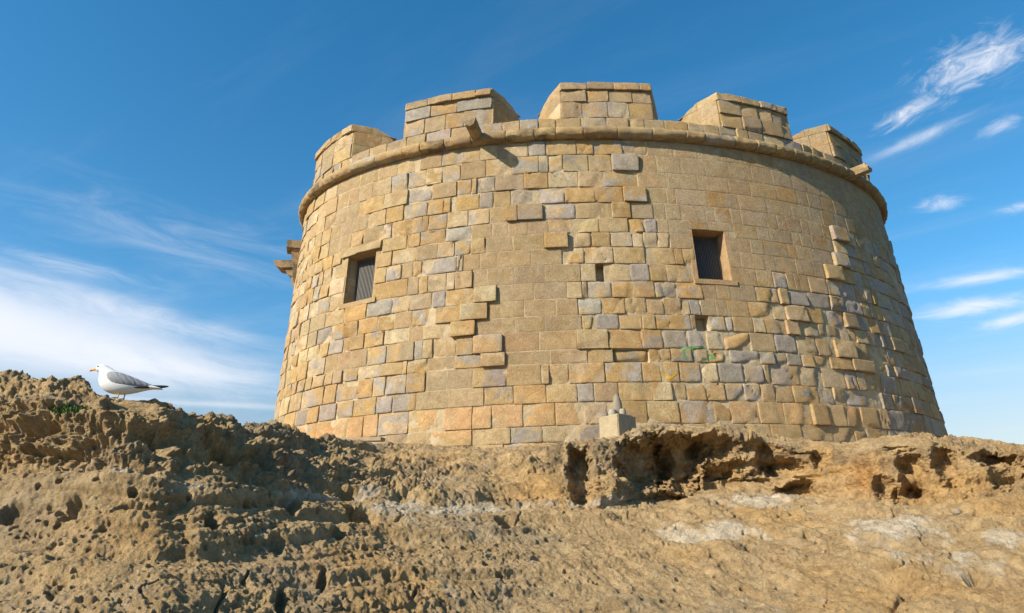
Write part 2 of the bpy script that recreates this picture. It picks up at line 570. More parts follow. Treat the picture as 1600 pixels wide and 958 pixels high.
    hole2 = (1 - sstep(w6, 0.18, 0.32)) * sstep(clu + 0.35 * perlin(B * 3.0 + 41) + 0.12 * left, -0.05, 0.25)
    disp -= (fore + 0.25 * up) * (hole * 0.040 + hole2 * 0.020)
    disp += fore * rough_s * ((0.45 - w2) * 0.026 + (0.45 - w4) * 0.016)
    crk = np.abs(fbm(B * np.array([1.2, 1.2, 2.5], np.float32) + 33, 3))
    disp -= fore * 0.045 * (1 - sstep(crk, 0.004, 0.022)) * sstep(perlin(B * 0.9 + 5), 0.0, 0.3)
    ca, sa = math.cos(0.45), math.sin(0.45)
    gr = np.stack([(B[:, 0] * ca + B[:, 1] * sa) * 3.6, (-B[:, 0] * sa + B[:, 1] * ca) * 0.8, B[:, 2] * 0.8], 1)
    grv = fbm(gr + 60, 3, ridged=True)
    disp += fore * right * (grv * 0.030 + 0.016 * np.tanh(5 * perlin(gr * 1.3 + 12)) + 0.008 * np.tanh(5 * perlin(gr * 3.1 + 22)))
    w7 = worley(B * np.array([6.0, 6.0, 5.0], np.float32) + 51)
    disp -= fore * (1 - sstep(w7 + 0.06 * n_mid, 0.11, 0.19)) * 0.075
    n_f = fbm(B * 9.0 + 2, 3)
    n_ff = fbm(B * 30.0 + 8, 2)
    disp += n_f * (0.012 + 0.020 * knob) + n_ff * (0.012 + 0.003 * knob)
    turb = -np.abs(perlin(B * 4.5 + 5)) - 0.55 * np.abs(perlin(B * 10 + 6)) - 0.3 * np.abs(perlin(B * 22 + 7)) - 0.18 * np.abs(perlin(B * 48 + 8))
    disp += (turb + 0.5) * (0.022 * fore + up * (0.04 + 0.03 * rmask))
    fade = 1 - sstep(SG, 5.2, 6.5) * 0.5
    gull_flat = 1 - 0.85 * np.exp(-(((PXc - 212) / 52) ** 2)) * sstep(SG, 3.8, 4.2) * (1 - sstep(SG, 5.4, 6.0))
    near = np.clip(np.linalg.norm(rel, axis=1) / 3.5, 0.35, 1.0)
    disp *= fade * gull_flat * near
    hd = base[:, :2] / np.linalg.norm(base[:, :2], axis=1)[:, None]
    Pn = base + N0 * disp[:, None]
    Pn[:, :2] += hd * (inward * (1 - sstep(SG, 3.9, 4.3)))[:, None]
    # colour of the rock itself
    tan = np.array([0.40, 0.285, 0.155])
    ochre = np.array([0.42, 0.27, 0.12])
    grey = np.array([0.33, 0.255, 0.165])
    dark = np.array([0.18, 0.14, 0.096])
    pale = np.array([0.50, 0.44, 0.36])
    c = tan[None] + (ochre - tan)[None] * sstep(fbm(B * 1.1 + 21, 3), -0.1, 0.5)[:, None]
    c = c + (grey - c) * (0.8 * sstep(fbm(B * 0.9 + 44, 3) + 0.10 * left, 0.0, 0.5))[:, None]
    crust = rmask * sstep(fbm(B * 2.2 + 80, 4) + 0.55 * (0.5 - w1) + 0.46 * face * sstep(SG, 3.35, 3.8) * sstep(PXc, 780, 900) + 0.02 * left * sstep(SG, 2.8, 3.2) + 0.15 * midz - 0.14 - 0.40 * fore - 0.12 * left, -0.02, 0.30) * (1 - 0.75 * hollow)
    c = c + (dark - c) * (0.64 * crust)[:, None]
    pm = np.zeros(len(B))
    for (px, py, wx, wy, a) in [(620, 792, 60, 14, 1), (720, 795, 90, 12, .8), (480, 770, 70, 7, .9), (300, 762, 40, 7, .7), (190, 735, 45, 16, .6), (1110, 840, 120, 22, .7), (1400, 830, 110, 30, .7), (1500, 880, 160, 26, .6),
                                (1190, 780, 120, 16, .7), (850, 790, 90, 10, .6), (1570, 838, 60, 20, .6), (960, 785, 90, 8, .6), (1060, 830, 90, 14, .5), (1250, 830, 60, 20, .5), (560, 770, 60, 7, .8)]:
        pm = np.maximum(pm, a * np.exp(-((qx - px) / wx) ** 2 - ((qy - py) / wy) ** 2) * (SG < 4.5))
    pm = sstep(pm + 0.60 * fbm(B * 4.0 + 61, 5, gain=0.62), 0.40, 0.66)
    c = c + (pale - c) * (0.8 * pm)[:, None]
    om = np.exp(-((qx - 1355) / 22) ** 2 - ((qy - 745) / 30) ** 2) * (SG < 4.2)
    c = c + (np.array([0.46, 0.22, 0.06]) - c) * (0.6 * om)[:, None]
    spot = 0.35 * sstep(perlin(B * 26.0 + 4) + 0.5 * perlin(B * 60 + 9), 0.25, 0.6)
    c = c + (c * 0.55 - c) * spot[:, None]
    c = c * (1 + 0.16 * fbm(B * 6.0 + 13, 3))[:, None]
    c = np.clip(c * np.array([1.17, 1.13, 1.0]), 0.02, 0.8)
    me = bpy.data.meshes.new('rocky_ground')
    me.vertices.add(nr * nc)
    me.vertices.foreach_set('co', Pn.astype(np.float32).ravel())
    ii = (np.arange(nr - 1)[:, None] * nc + np.arange(nc - 1)[None, :]).ravel()
    Q = np.stack([ii, ii + 1, ii + nc + 1, ii + nc], 1).astype(np.int32)
    me.loops.add(Q.size)
    me.loops.foreach_set('vertex_index', Q.ravel())
    me.polygons.add(len(Q))
    me.polygons.foreach_set('loop_start', np.arange(0, Q.size, 4, dtype=np.int32))
    me.polygons.foreach_set('use_smooth', np.ones(len(Q), bool))
    at = me.attributes.new('Col', 'FLOAT_COLOR', 'POINT')
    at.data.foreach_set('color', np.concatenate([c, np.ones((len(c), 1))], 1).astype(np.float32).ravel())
    me.materials.append(MAT_ROCK)
    me.update(calc_edges=True)
    me.validate()
    o = bpy.data.objects.new('rocky_ground', me)
    link(o, kind='structure', label='bare tan and dark brown weathered shore rock rising to the tower')
    return Pn, qx, qy, SG


TP, TQX, TQY, TSG = build_terrain()


def ground_near(px, py, maxseg=5.3):
    k = np.argmin((TQX - px) ** 2 + (TQY - py) ** 2 + np.where(TSG < maxseg, 0, 1e7))
    return TP[k]


def ground_z(x, y, r=0.05):
    d = (TP[:, 0] - x) ** 2 + (TP[:, 1] - y) ** 2
    m = d < r * r
    return float(TP[m, 2].max()) if m.any() else float(TP[np.argmin(d), 2])


# the sea round the headland, out to the horizon
gv = [(-4000, -4000, -3.2), (4000, -4000, -3.2), (4000, 4000, -3.2), (-4000, 4000, -3.2)]
add('sea', gv, [(0, 1, 2, 3)], plain('sea_water', (0.02, 0.05, 0.065), 0.25, 0.2, 0.6, 0.1), smooth=False, kind='structure')
ROWS = [
    (9.651, 9.283, 'R R R R S S S R S R R R R G R R R R S S S S S S S S S S S S S S S',
     '-1.486 -1.357 -1.238 -1.139 -1.052 -0.925 -0.840 -0.765 -0.682 -0.609 -0.550 -0.492 -0.439 -0.354 -0.305 -0.223 -0.177 -0.099 -0.032 0.042 0.112 0.183 0.256 0.328 0.393 0.443 0.494 0.561 0.630 0.703 0.779 0.870 0.977 1.166'),
    (9.283, 8.882, 'R R R R R S S S R G G R Y S R R R R R R Q S S S S S S S S S S S S S S S',
     '-1.484 -1.325 -1.254 -1.182 -1.113 -1.040 -0.974 -0.922 -0.860 -0.782 -0.720 -0.658 -0.606 -0.548 -0.474 -0.401 -0.326 -0.300 -0.262 -0.193 -0.132 -0.058 -0.009 0.058 0.128 0.198 0.271 0.341 0.414 0.473 0.534 0.596 0.662 0.735 0.808 0.895 0.995'),
    (8.882, 8.517, 'R R R R R S S R R G R G R Y R R Y R Y S S S S S S S S S S S S S S',
     '-1.466 -1.308 -1.246 -1.180 -1.107 -1.039 -0.977 -0.916 -0.806 -0.715 -0.636 -0.558 -0.514 -0.499 -0.446 -0.368 -0.303 -0.223 -0.158 -0.066 0.012 0.099 0.189 0.257 0.346 0.420 0.463 0.520 0.580 0.643 0.708 0.775 0.845 0.914'),
    (8.517, 8.155, 'R R R R R S S S R R G R R Y G S R G R R P S S S S S S S S S S S S S S',
     '-1.409 -1.295 -1.236 -1.178 -1.116 -1.055 -0.995 -0.939 -0.869 -0.793 -0.728 -0.647 -0.597 -0.575 -0.491 -0.451 -0.404 -0.345 -0.261 -0.182 -0.109 -0.047 0.008 0.032 0.119 0.212 0.299 0.388 0.454 0.507 0.568 0.625 0.687 0.746 0.810 0.863'),
    (8.155, 7.795, 'R R R R R S S R R R R R R G R Y S P P G R R R S S S S S S S S S S S S S P G R G R',
     '-1.379 -1.282 -1.227 -1.171 -1.115 -1.054 -0.995 -0.936 -0.878 -0.800 -0.766 -0.692 -0.661 -0.642 -0.583 -0.523 -0.461 -0.416 -0.385 -0.318 -0.235 -0.141 -0.093 -0.035 -0.001 0.039 0.108 0.134 0.181 0.211 0.289 0.325 0.357 0.410 0.440 0.494 0.527 0.599 0.657 0.715 0.768 0.819'),
    (7.795, 7.485, 'R R R R R R R L R R R G S S S S R R R Y G S S S S S S S S S S P G R G R',
     '-1.376 -1.290 -1.248 -1.191 -1.134 -1.079 -1.020 -0.972 -0.795 -0.710 -0.664 -0.587 -0.511 -0.454 -0.411 -0.360 -0.306 -0.243 -0.178 -0.104 -0.061 -0.028 0.002 0.058 0.109 0.182 0.251 0.291 0.364 0.396 0.436 0.525 0.578 0.633 0.687 0.736 0.778'),
    (7.485, 7.156, 'R R R R G R R R W R R S R G R S S P B R Y R R R S W S S S S S S Q R R G R',
     '-1.395 -1.298 -1.255 -1.206 -1.154 -1.101 -1.067 -1.018 -0.951 -0.812 -0.757 -0.675 -0.608 -0.559 -0.513 -0.473 -0.398 -0.318 -0.257 -0.199 -0.151 -0.096 -0.068 -0.032 0.001 0.060 0.157 0.223 0.264 0.341 0.371 0.431 0.508 0.568 0.614 0.662 0.704 0.742'),
    (7.156, 6.809, 'R R R R R G R R W R G S R G R S S S S B R R R R R W S S S S S S P R G R R',
     '-1.460 -1.316 -1.268 -1.217 -1.169 -1.119 -1.075 -1.018 -0.943 -0.813 -0.774 -0.718 -0.683 -0.654 -0.550 -0.532 -0.486 -0.441 -0.353 -0.275 -0.217 -0.148 -0.069 0.007 0.029 0.059 0.153 0.185 0.255 0.290 0.358 0.418 0.460 0.530 0.586 0.631 0.670 0.704'),
    (6.809, 6.439, 'R R R R R G R W R S R R R R S S S S R H R G R R W S S G S S S R G G R G R',
     '-1.377 -1.290 -1.234 -1.183 -1.136 -1.078 -1.007 -0.937 -0.817 -0.695 -0.661 -0.633 -0.579 -0.555 -0.504 -0.466 -0.395 -0.319 -0.231 -0.193 -0.174 -0.109 -0.061 -0.018 0.061 0.150 0.223 0.272 0.317 0.342 0.358 0.389 0.455 0.503 0.576 0.616 0.653 0.686'),
    (6.439, 6.098, 'R R R R S R R G Y R G R P S S R R G R R G R S S S G R G G G G R G R',
     '-1.409 -1.304 -1.244 -1.192 -1.115 -1.020 -0.928 -0.835 -0.744 -0.685 -0.619 -0.579 -0.500 -0.439 -0.347 -0.267 -0.230 -0.216 -0.158 -0.105 -0.053 0.001 0.066 0.105 0.142 0.212 0.280 0.308 0.374 0.450 0.510 0.584 0.625 0.659 0.688'),
    (6.098, 5.763, 'R R R R R G R R Y R S Y R P S S S G R R R R R G S S S R R P R B P G R G R',
     '-1.429 -1.309 -1.264 -1.217 -1.118 -1.056 -0.980 -0.920 -0.861 -0.787 -0.731 -0.675 -0.606 -0.534 -0.462 -0.372 -0.294 -0.242 -0.184 -0.129 -0.078 -0.036 0.008 0.028 0.057 0.096 0.126 0.184 0.253 0.291 0.358 0.413 0.490 0.548 0.605 0.647 0.683 0.714'),
    (5.763, 5.460, 'R R R R R R G R R Y R S G P S S S B G R R Y R H G G R R R R G R R R R R G R',
     '-1.391 -1.296 -1.239 -1.177 -1.104 -1.034 -0.983 -0.915 -0.884 -0.831 -0.760 -0.682 -0.640 -0.559 -0.494 -0.393 -0.323 -0.235 -0.202 -0.147 -0.092 -0.060 0.027 0.040 0.072 0.115 0.133 0.188 0.222 0.282 0.321 0.388 0.451 0.497 0.524 0.574 0.640 0.671 0.701'),
    (5.460, 5.088, 'R R R R Y S S S Y R Y R R R Q S S P R Y G G Y B S G R R P R G R G',
     '-1.362 -1.282 -1.215 -1.158 -1.090 -0.989 -0.929 -0.877 -0.815 -0.749 -0.662 -0.636 -0.608 -0.545 -0.500 -0.424 -0.336 -0.249 -0.176 -0.097 -0.047 0.013 0.059 0.104 0.173 0.240 0.306 0.367 0.430 0.503 0.556 0.619 0.655 0.688'),
    (5.088, 4.832, 'R R R R R R R R R R R R R S Y P S S R D R R Y Y B G R R G R B R P G R',
     '-1.329 -1.262 -1.195 -1.142 -1.089 -1.050 -0.983 -0.944 -0.903 -0.843 -0.764 -0.695 -0.680 -0.622 -0.546 -0.478 -0.418 -0.312 -0.226 -0.167 -0.084 -0.056 -0.033 0.018 0.058 0.111 0.190 0.230 0.265 0.312 0.346 0.402 0.478 0.565 0.631 0.672'),
    (4.832, 4.450, 'R R R R R R G R R Y R S S Y S R R R Y G R G B G B R R R R R R R G R',
     '-1.365 -1.302 -1.250 -1.192 -1.104 -0.977 -0.922 -0.837 -0.785 -0.743 -0.677 -0.623 -0.566 -0.500 -0.417 -0.335 -0.315 -0.271 -0.189 -0.104 -0.058 -0.018 0.035 0.077 0.140 0.195 0.209 0.292 0.363 0.443 0.483 0.518 0.587 0.657 0.685'),
    (4.450, 4.112, 'R R R G Y G G R G G S S Y R R G S R R B R R G G R R R R R G R G R',
     '-1.336 -1.292 -1.223 -1.131 -1.054 -0.991 -0.913 -0.846 -0.769 -0.716 -0.647 -0.559 -0.471 -0.400 -0.325 -0.254 -0.215 -0.162 -0.084 -0.040 -0.004 0.040 0.086 0.133 0.178 0.213 0.265 0.338 0.387 0.425 0.566 0.621 0.673 0.722'),
    (4.112, 3.701, 'O O O O O O O O O O O O O O O O Y R O O R O O O R O O O R G G R',
     '-1.310 -1.272 -1.175 -1.109 -1.044 -0.993 -0.909 -0.858 -0.805 -0.757 -0.667 -0.569 -0.499 -0.452 -0.379 -0.306 -0.243 -0.188 -0.101 -0.028 0.054 0.092 0.162 0.229 0.306 0.356 0.410 0.468 0.532 0.573 0.653 0.770 0.826'),
    (3.701, 3.410, 'O O O O O O O O R R O R G R R R R R R R R R R R R R R R R',
     '-1.272 -1.192 -1.118 -1.059 -0.993 -0.922 -0.860 -0.799 -0.732 -0.665 -0.602 -0.498 -0.408 -0.335 -0.254 -0.205 -0.142 -0.079 -0.014 0.052 0.120 0.184 0.266 0.358 0.430 0.475 0.559 0.648 0.741 0.873'),
]
# ------------------------------------------------------------------ the tower
rnd = random.Random(11)
TCX, TCY, TROT, TEC, TK = 2.4347, 17.0102, 0.1477, 0.606, 0.0617


def TP3(th, z, off=0.0):
    th = np.asarray(th, float)
    z = np.asarray(z, float)
    Ra = 8.25 - TK * (z - EYE)
    a = (Ra + off) * np.sin(th)
    b_ = -(Ra * TEC + off) * np.cos(th)
    c, s = math.cos(TROT), math.sin(TROT)
    return np.stack(np.broadcast_arrays(TCX + a * c - b_ * s, TCY + a * s + b_ * c, z), -1)


def dsdt(th, z=6.0):
    Ra = 8.25 - TK * (z - EYE)
    return math.hypot(Ra * math.cos(th), Ra * TEC * math.sin(th))


def outward(th):
    n = TP3(th, 6.0, 1.0) - TP3(th, 6.0, 0.0)
    t = TP3(th + 1e-3, 6.0) - TP3(th - 1e-3, 6.0)
    n = np.array([t[1], -t[0], 0.0])
    return n / np.linalg.norm(n), t / np.linalg.norm(t)


tower = empty('watchtower', (TCX, TCY, 2.6), label='round battered sandstone watchtower with merlons, cordon moulding and two barred windows', category='tower')

C_YEL = [(0.46, 0.325, 0.155), (0.45, 0.32, 0.16), (0.48, 0.36, 0.195), (0.43, 0.285, 0.12), (0.45, 0.34, 0.19), (0.42, 0.30, 0.155), (0.47, 0.305, 0.13), (0.50, 0.395, 0.24), (0.385, 0.30, 0.185), (0.44, 0.31, 0.15), (0.41, 0.27, 0.115)]
C_ASH = [(0.39, 0.29, 0.16), (0.375, 0.28, 0.16), (0.395, 0.285, 0.15), (0.365, 0.275, 0.165), (0.39, 0.275, 0.14)]
C_GRY = [(0.365, 0.315, 0.25), (0.345, 0.30, 0.245), (0.385, 0.34, 0.275), (0.32, 0.28, 0.225)]
C_ORG = [(0.52, 0.325, 0.15), (0.51, 0.335, 0.165), (0.50, 0.305, 0.13)]


def jit(c, a=0.09):
    k = 1.04 * (1 + rnd.uniform(-a, a))
    return tuple(max(0.01, x * k * f_ * (1 + rnd.uniform(-0.025, 0.025))) for x, f_ in zip(c, (0.99, 0.985, 0.98)))


def colours(ty, th):
    if ty == 'S':
        c1 = jit(rnd.choice(C_ASH)); c2 = jit(rnd.choice(C_ASH), 0.1)
        if th > 0.05 and rnd.random() < 0.35:
            c2 = jit((0.38, 0.235, 0.095))
    elif ty in 'GDQ':
        c1 = jit(rnd.choice(C_GRY)); c2 = jit(rnd.choice(C_GRY[:2] + C_YEL[:4]), 0.1)
    elif ty == 'Y':
        c1 = jit(rnd.choice(C_YEL)); c2 = jit(rnd.choice(C_GRY))
    elif ty == 'O':
        c1, c2 = (jit(rnd.choice(C_ORG)), jit(rnd.choice(C_YEL[:3] + C_GRY[:1]))) if th < -0.15 else (jit(rnd.choice(C_YEL[:3] + C_ASH + C_GRY[:1])), jit(rnd.choice(C_ORG + C_YEL[:3])))
    else:
        c1 = jit(rnd.choice(C_YEL)); c2 = jit(rnd.choice(C_YEL + C_ASH + C_GRY), 0.1)
    if th > 0.5 and ty in 'RPB' and rnd.random() < 0.4:
        c1 = jit(rnd.choice(C_GRY + C_ASH))
    return c1, c2


UG = np.array([0, .035, .09, .17, .27, .38, .5, .62, .73, .83, .91, .965, 1.0])
VG = np.array([0, .05, .13, .25, .4, .6, .75, .87, .95, 1.0])
OFF = {'S': 0.0, 'R': 0.008, 'P': 0.062, 'Q': 0.06, 'G': 0.006, 'Y': 0.008, 'O': 0.005, 'B': 0.006, 'D': -0.05, 'L': 0.06}
AMP = {'S': 0.003, 'R': 0.009, 'P': 0.008, 'Q': 0.014, 'G': 0.015, 'Y': 0.010, 'O': 0.008, 'B': 0.03, 'D': 0.04, 'L': 0.012}
RAD = {'S': 0.002, 'R': 0.004, 'P': 0.005, 'Q': 0.008, 'G': 0.009, 'Y': 0.005, 'O': 0.004, 'B': 0.016, 'D': 0.03, 'L': 0.006}


def stone_shape(t0, t1, z0, z1, ty, posf=TP3, depth=0.30, gap=None):
    """one block: a weathered front on a grid, sides running back into the mortar. z0 is the upper bed, z1 the lower"""
    zt, zb = max(z0, z1), min(z0, z1)
    tm = 0.5 * (t0 + t1)
    ds = dsdt(tm)
    w, hgt = (t1 - t0) * ds, zt - zb
    g = gap if gap is not None else (0.0065 if ty == 'S' else rnd.choice((0.001, 0.002, 0.003, 0.007)))
    cap = min(0.3 * w, 0.05)
    rough = ty != 'S'
    j = lambda a: rnd.uniform(0, a) if rough else rnd.uniform(0, 0.003)
    ja = 0.009 if ty in 'GBY' else 0.005
    L = [g + min(j(ja), cap), g + min(j(ja), cap)]       # left inset at bottom, top
    Rr = [g + min(j(ja), cap), g + min(j(ja), cap)]
    Bt = [g * 0.8 + j(ja * 0.8), g * 0.8 + j(ja * 0.8)]   # bottom inset at left, right
    Tp = [g * 0.8 + j(ja * 0.8), g * 0.8 + j(ja * 0.8)]
    U, V = np.meshgrid(UG, VG)
    left = L[0] * (1 - V) + L[1] * V
    right = Rr[0] * (1 - V) + Rr[1] * V
    bot = Bt[0] * (1 - U) + Bt[1] * U
    topi = Tp[0] * (1 - U) + Tp[1] * U
    s = left + (w - left - right) * U
    zz = bot + (hgt - bot - topi) * V
    seed = rnd.uniform(0, 200)
    pts = np.stack([s.ravel() * 1.0 + seed, zz.ravel(), np.full(s.size, seed * 0.37)], 1)
    if rough:                                            # wavering outline, rounded corners
        wv = perlin(pts * 9.0).reshape(s.shape) * (0.010 if ty in 'RPOL' else 0.018)
        eu = np.maximum(1 - U / 0.18, 0) - np.maximum(1 - (1 - U) / 0.18, 0)
        ev = np.maximum(1 - V / 0.25, 0) - np.maximum(1 - (1 - V) / 0.25, 0)
        cr = np.clip(np.abs(eu), 0, 1) * np.clip(np.abs(ev), 0, 1)
        rc = RAD[ty] * (0.55 if ty in 'GBD' else 0.4)
        s = s + np.sign(eu) * (cr * rc + np.abs(wv) * np.abs(eu))
        zz = zz + np.sign(ev) * (cr * rc + np.abs(wv) * np.abs(ev))
    du = np.minimum(U, 1 - U) * w
    dv = np.minimum(V, 1 - V) * hgt
    dist = np.minimum(du, dv)
    rr = RAD[ty] * 1.8 + 0.004
    ero = RAD[ty] * (1 - np.clip(dist / rr, 0, 1)) ** 2
    n1 = fbm(pts * 3.2, 3).reshape(s.shape)
    n2 = perlin(pts * 11.0 + 7).reshape(s.shape)
    base = OFF[ty] + ((rnd.choice((-0.008, -0.003, 0.0, 0.0, 0.002, 0.004, 0.016)) + rnd.uniform(-0.003, 0.003)) * (1.9 if t0 > 0.25 else 1.0) if rough else rnd.uniform(-0.002, 0.004))
    off = base + AMP[ty] * n1 * 1.2 + AMP[ty] * 0.45 * n2 - ero
    if rough:                                            # tilt of the face; a spalled corner or a split bed
        off = off + ((U - 0.5) * rnd.uniform(-0.018, 0.018) + (V - 0.5) * rnd.uniform(-0.018, 0.012)) * (1.8 if t0 > 0.25 else 1.0)
        r = rnd.random()
        for _c in range(2 if ((r < 0.5 and ty in 'RGYO') or ty == 'B') else (1 if r < 0.75 else 0)):
            a = rnd.uniform(0, 6.283)
            q = (U - 0.5) * math.cos(a) * w / hgt + (V - 0.5) * math.sin(a) + 0.10 * n2
            cut = sstep(q, rnd.uniform(0.05, 0.30), rnd.uniform(0.33, 0.6))
            off = off - cut * rnd.uniform(0.008, 0.040) * (1.7 if ty == 'B' else 1)
        if (0.42 <= r < 0.62) and ty in 'RGYB':
            q = np.abs((U - rnd.uniform(.25, .75)) * w * math.cos(0.3) + (V - 0.5) * hgt * rnd.uniform(-1, 1) + 0.03 * n2)
            off = off - 0.05 * (1 - sstep(q, 0.004, 0.022))
        if ty == 'D':
            off = off - 0.05 * np.clip(n1 + 0.4 * n2, -1, 1)
    if rough and ty not in 'BD':
        off = np.maximum(off, base - 0.027)
    th = t0 + s / ds
    ny, nx = s.shape
    front = posf(th.ravel(), (zb + zz).ravel(), off.ravel())
    ring = [i for i in range(nx)] + [k * nx + nx - 1 for k in range(1, ny)] + [(ny - 1) * nx + i for i in range(nx - 2, -1, -1)] + [k * nx for k in range(ny - 2, 0, -1)]
    back = posf(th.ravel()[ring], (zb + zz).ravel()[ring], np.full(len(ring), min(base, 0) - depth))
    V3 = np.concatenate([front, back])
    F = []
    for k in range(ny - 1):
        for i in range(nx - 1):
            p = k * nx + i
            F.append((p, p + 1, p + nx + 1, p + nx))
    m, b0 = len(ring), nx * ny
    for i in range(m):
        F.append((ring[i], b0 + i, b0 + (i + 1) % m, ring[(i + 1) % m]))
    return V3, F, (t0, w, zb, hgt, s, zz, off, ds)


STONE_NAME = {'S': 'ashlar_block', 'G': 'grey_stone', 'D': 'grey_stone', 'Q': 'grey_stone', 'L': 'lintel'}


def screen_area(t0, t1, z0, z1):
    c = TP3(np.array([t0, t1, t1, t0]), np.array([z1, z1, z0, z0]))
    rel = c - np.array([0, 0, EYE])
    f_ = np.array([0, math.cos(PITCH), math.sin(PITCH)])
    u_ = np.array([0, -math.sin(PITCH), math.cos(PITCH)])
    x = FPX * rel[:, 0] / (rel @ f_)
    y = FPX * (rel @ u_) / (rel @ f_)
    return 0.5 * float(np.sum(x * np.roll(y, -1) - np.roll(x, -1) * y))


# full list of stones: the courses as measured, run on round both flanks and down behind the rock
COURSES = []
for z0, z1, ty, ths in ROWS:
    COURSES.append([z0, z1, ty.split(), [float(t) for t in ths.split()]])
zlow = COURSES[-1][1]
for hgt in (0.40, 0.36, 0.38):
    t = -1.3
    ths, ty = [t], []
    while t < 1.2:
        t += rnd.uniform(0.42, 0.8) / dsdt(t)
        ths.append(t)
        ty.append(rnd.choice('RRROG'))
    COURSES.append([zlow, zlow - hgt, ty, ths])
    zlow -= hgt
for c in COURSES:
    t = c[3][-1]
    while t < 2.15:
        t2 = t + rnd.uniform(0.40, 0.75) / dsdt(t)
        c[3].append(t2)
        c[2].append(rnd.choice('RRRRGGYB' if c[0] < 8.3 else 'SSSR'))
        t = t2
    t = c[3][0]
    while t > -2.15:
        t2 = t - rnd.uniform(0.36, 0.7) / dsdt(t)
        c[3].insert(0, t2)
        c[2].insert(0, rnd.choice('RRRRRGY'))
        t = t2

# mortar bed of the wall: one sheet, deep where stones are lost or set back, open at the windows
WIN = [dict(t0=0.0622, t1=0.1515, z0=6.515, z1=7.60), dict(t0=-0.9395, t1=-0.8195, z0=6.52, z1=7.59)]


def build_wall_core():
    tt = np.concatenate([np.linspace(-1.65, 1.45, 1150), np.linspace(1.45, 2 * math.pi - 1.65, 160)[1:-1]])
    zt = np.linspace(1.2, 9.70, 300)
    T, Z = np.meshgrid(tt, zt)
    pts = TP3(T.ravel(), Z.ravel()).astype(np.float32)
    n = fbm(pts * 4.0, 3) + 0.4 * perlin(pts * 14)
    m = np.full(T.shape, -0.021) + 0.014 * n.reshape(T.shape)
    for z0, z1, ty, ths in COURSES:
        rsel = (Z[:, 0] <= z0) & (Z[:, 0] > z1)
        if not rsel.any():
            continue
        idx = np.searchsorted(np.array(ths), tt) - 1
        for i in np.unique(idx):
            if i < 0 or i >= len(ty):
                continue
            k = ty[i]
            cols = np.where(idx == i)[0]
            blk = np.ix_(np.where(rsel)[0], cols)
            if k == 'S':
                m[blk] = -0.004 + 0.003 * n.reshape(T.shape)[blk]
            elif k == 'D':
                m[blk] = -0.10
            elif k == 'H':
                m[blk] = -0.20 + 0.03 * n.reshape(T.shape)[blk]
    for w in WIN:
        m[(T > w['t0'] - 0.004) & (T < w['t1'] + 0.004) & (Z > w['z0'] - 0.02) & (Z < w['z1'] + 0.02)] = -1.05
    P = TP3(T.ravel(), Z.ravel(), m.ravel())
    nc, nr = len(tt), len(zt)
    F = []
    for r in range(nr - 1):
        a = r * nc
        for c in range(nc):
            c2 = (c + 1) % nc
            F.append((a + c, a + c2, a + nc + c2, a + nc + c))
    F.append(tuple((nr - 1) * nc + c for c in range(nc)))
    return P, F


P_, F_ = build_wall_core()
wall = add('wall', P_, F_, MAT_MORTAR, tower)

stones = []
for ci, (z0, z1, ty, ths) in enumerate(COURSES):
    for i, k in enumerate(ty):
        if k in 'WH':
            continue
        t0, t1 = ths[i], ths[i + 1]
        za, zb = z0, z1
        pieces = [(t0, t1, za, zb)]
        for w in WIN:                                    # cut courses clean round the openings
            new = []
            for (a, b2, c1, c2) in pieces:
                if a < w['t1'] and b2 > w['t0'] and c2 < w['z1'] and c1 > w['z0']:
                    if k == 'L' or c2 > w['z1'] - 0.25 and c1 > w['z1']:
                        new.append((a, b2, c1, max(c2, w['z1'])))
                    elif c1 < w['z0'] + 0.25 and c2 < w['z0']:
                        new.append((a, b2, min(c1, w['z0']), c2))
                    else:
                        if a < w['t0'] - 0.008:
                            new.append((a, w['t0'], c1, c2))
                        if b2 > w['t1'] + 0.008:
                            new.append((w['t1'], b2, c1, c2))
                else:
                    new.append((a, b2, c1, c2))
            pieces = new
        for (a, b2, c1, c2) in pieces:
            if c1 - c2 < 0.05:
                continue
            stones.append((screen_area(a, b2, c1, c2), k, a, b2, c1, c2))
groups = {}
for s_ in stones:
    groups.setdefault(STONE_NAME.get(s_[1], 'weathered_stone'), []).append(s_)
FACES = {}
rest = []
for nm, lst in groups.items():
    lst.sort(key=lambda q: -q[0])
    for n_, (ar, k, a, b2, c1, c2) in enumerate(lst):
        V3, F3, info = stone_shape(a, b2, c1, c2, k)
        col1, col2 = colours(k, a)
        at = {'Col': np.tile(col1, (len(V3), 1)), 'Col2': np.tile(col2, (len(V3), 1))}
        FACES[(round(a, 3), round(c1, 2))] = (a, b2, c1, c2, info)
        if n_ < 300 and ar > 25:
            add(nm, V3, F3, MAT_STONE, wall, attrs=at)
        else:
            rest.append((V3, F3, at))


def joined(lst):
    V, F, A, B2, o = [], [], [], [], 0
    for V3, F3, at in lst:
        V.append(V3)
        F += [tuple(i + o for i in f) for f in F3]
        A.append(at['Col'])
        B2.append(at['Col2'])
        o += len(V3)
    return np.concatenate(V), F, {'Col': np.concatenate(A), 'Col2': np.concatenate(B2)}


V3, F3, at = joined(rest)
add('flank_stones', V3, F3, MAT_STONE, wall, attrs=at, kind='stuff')

# cordon: a half-round moulding of short blocks
CORD_Z, CORD_R, CORD_OFF = 9.778, 0.126, 0.06


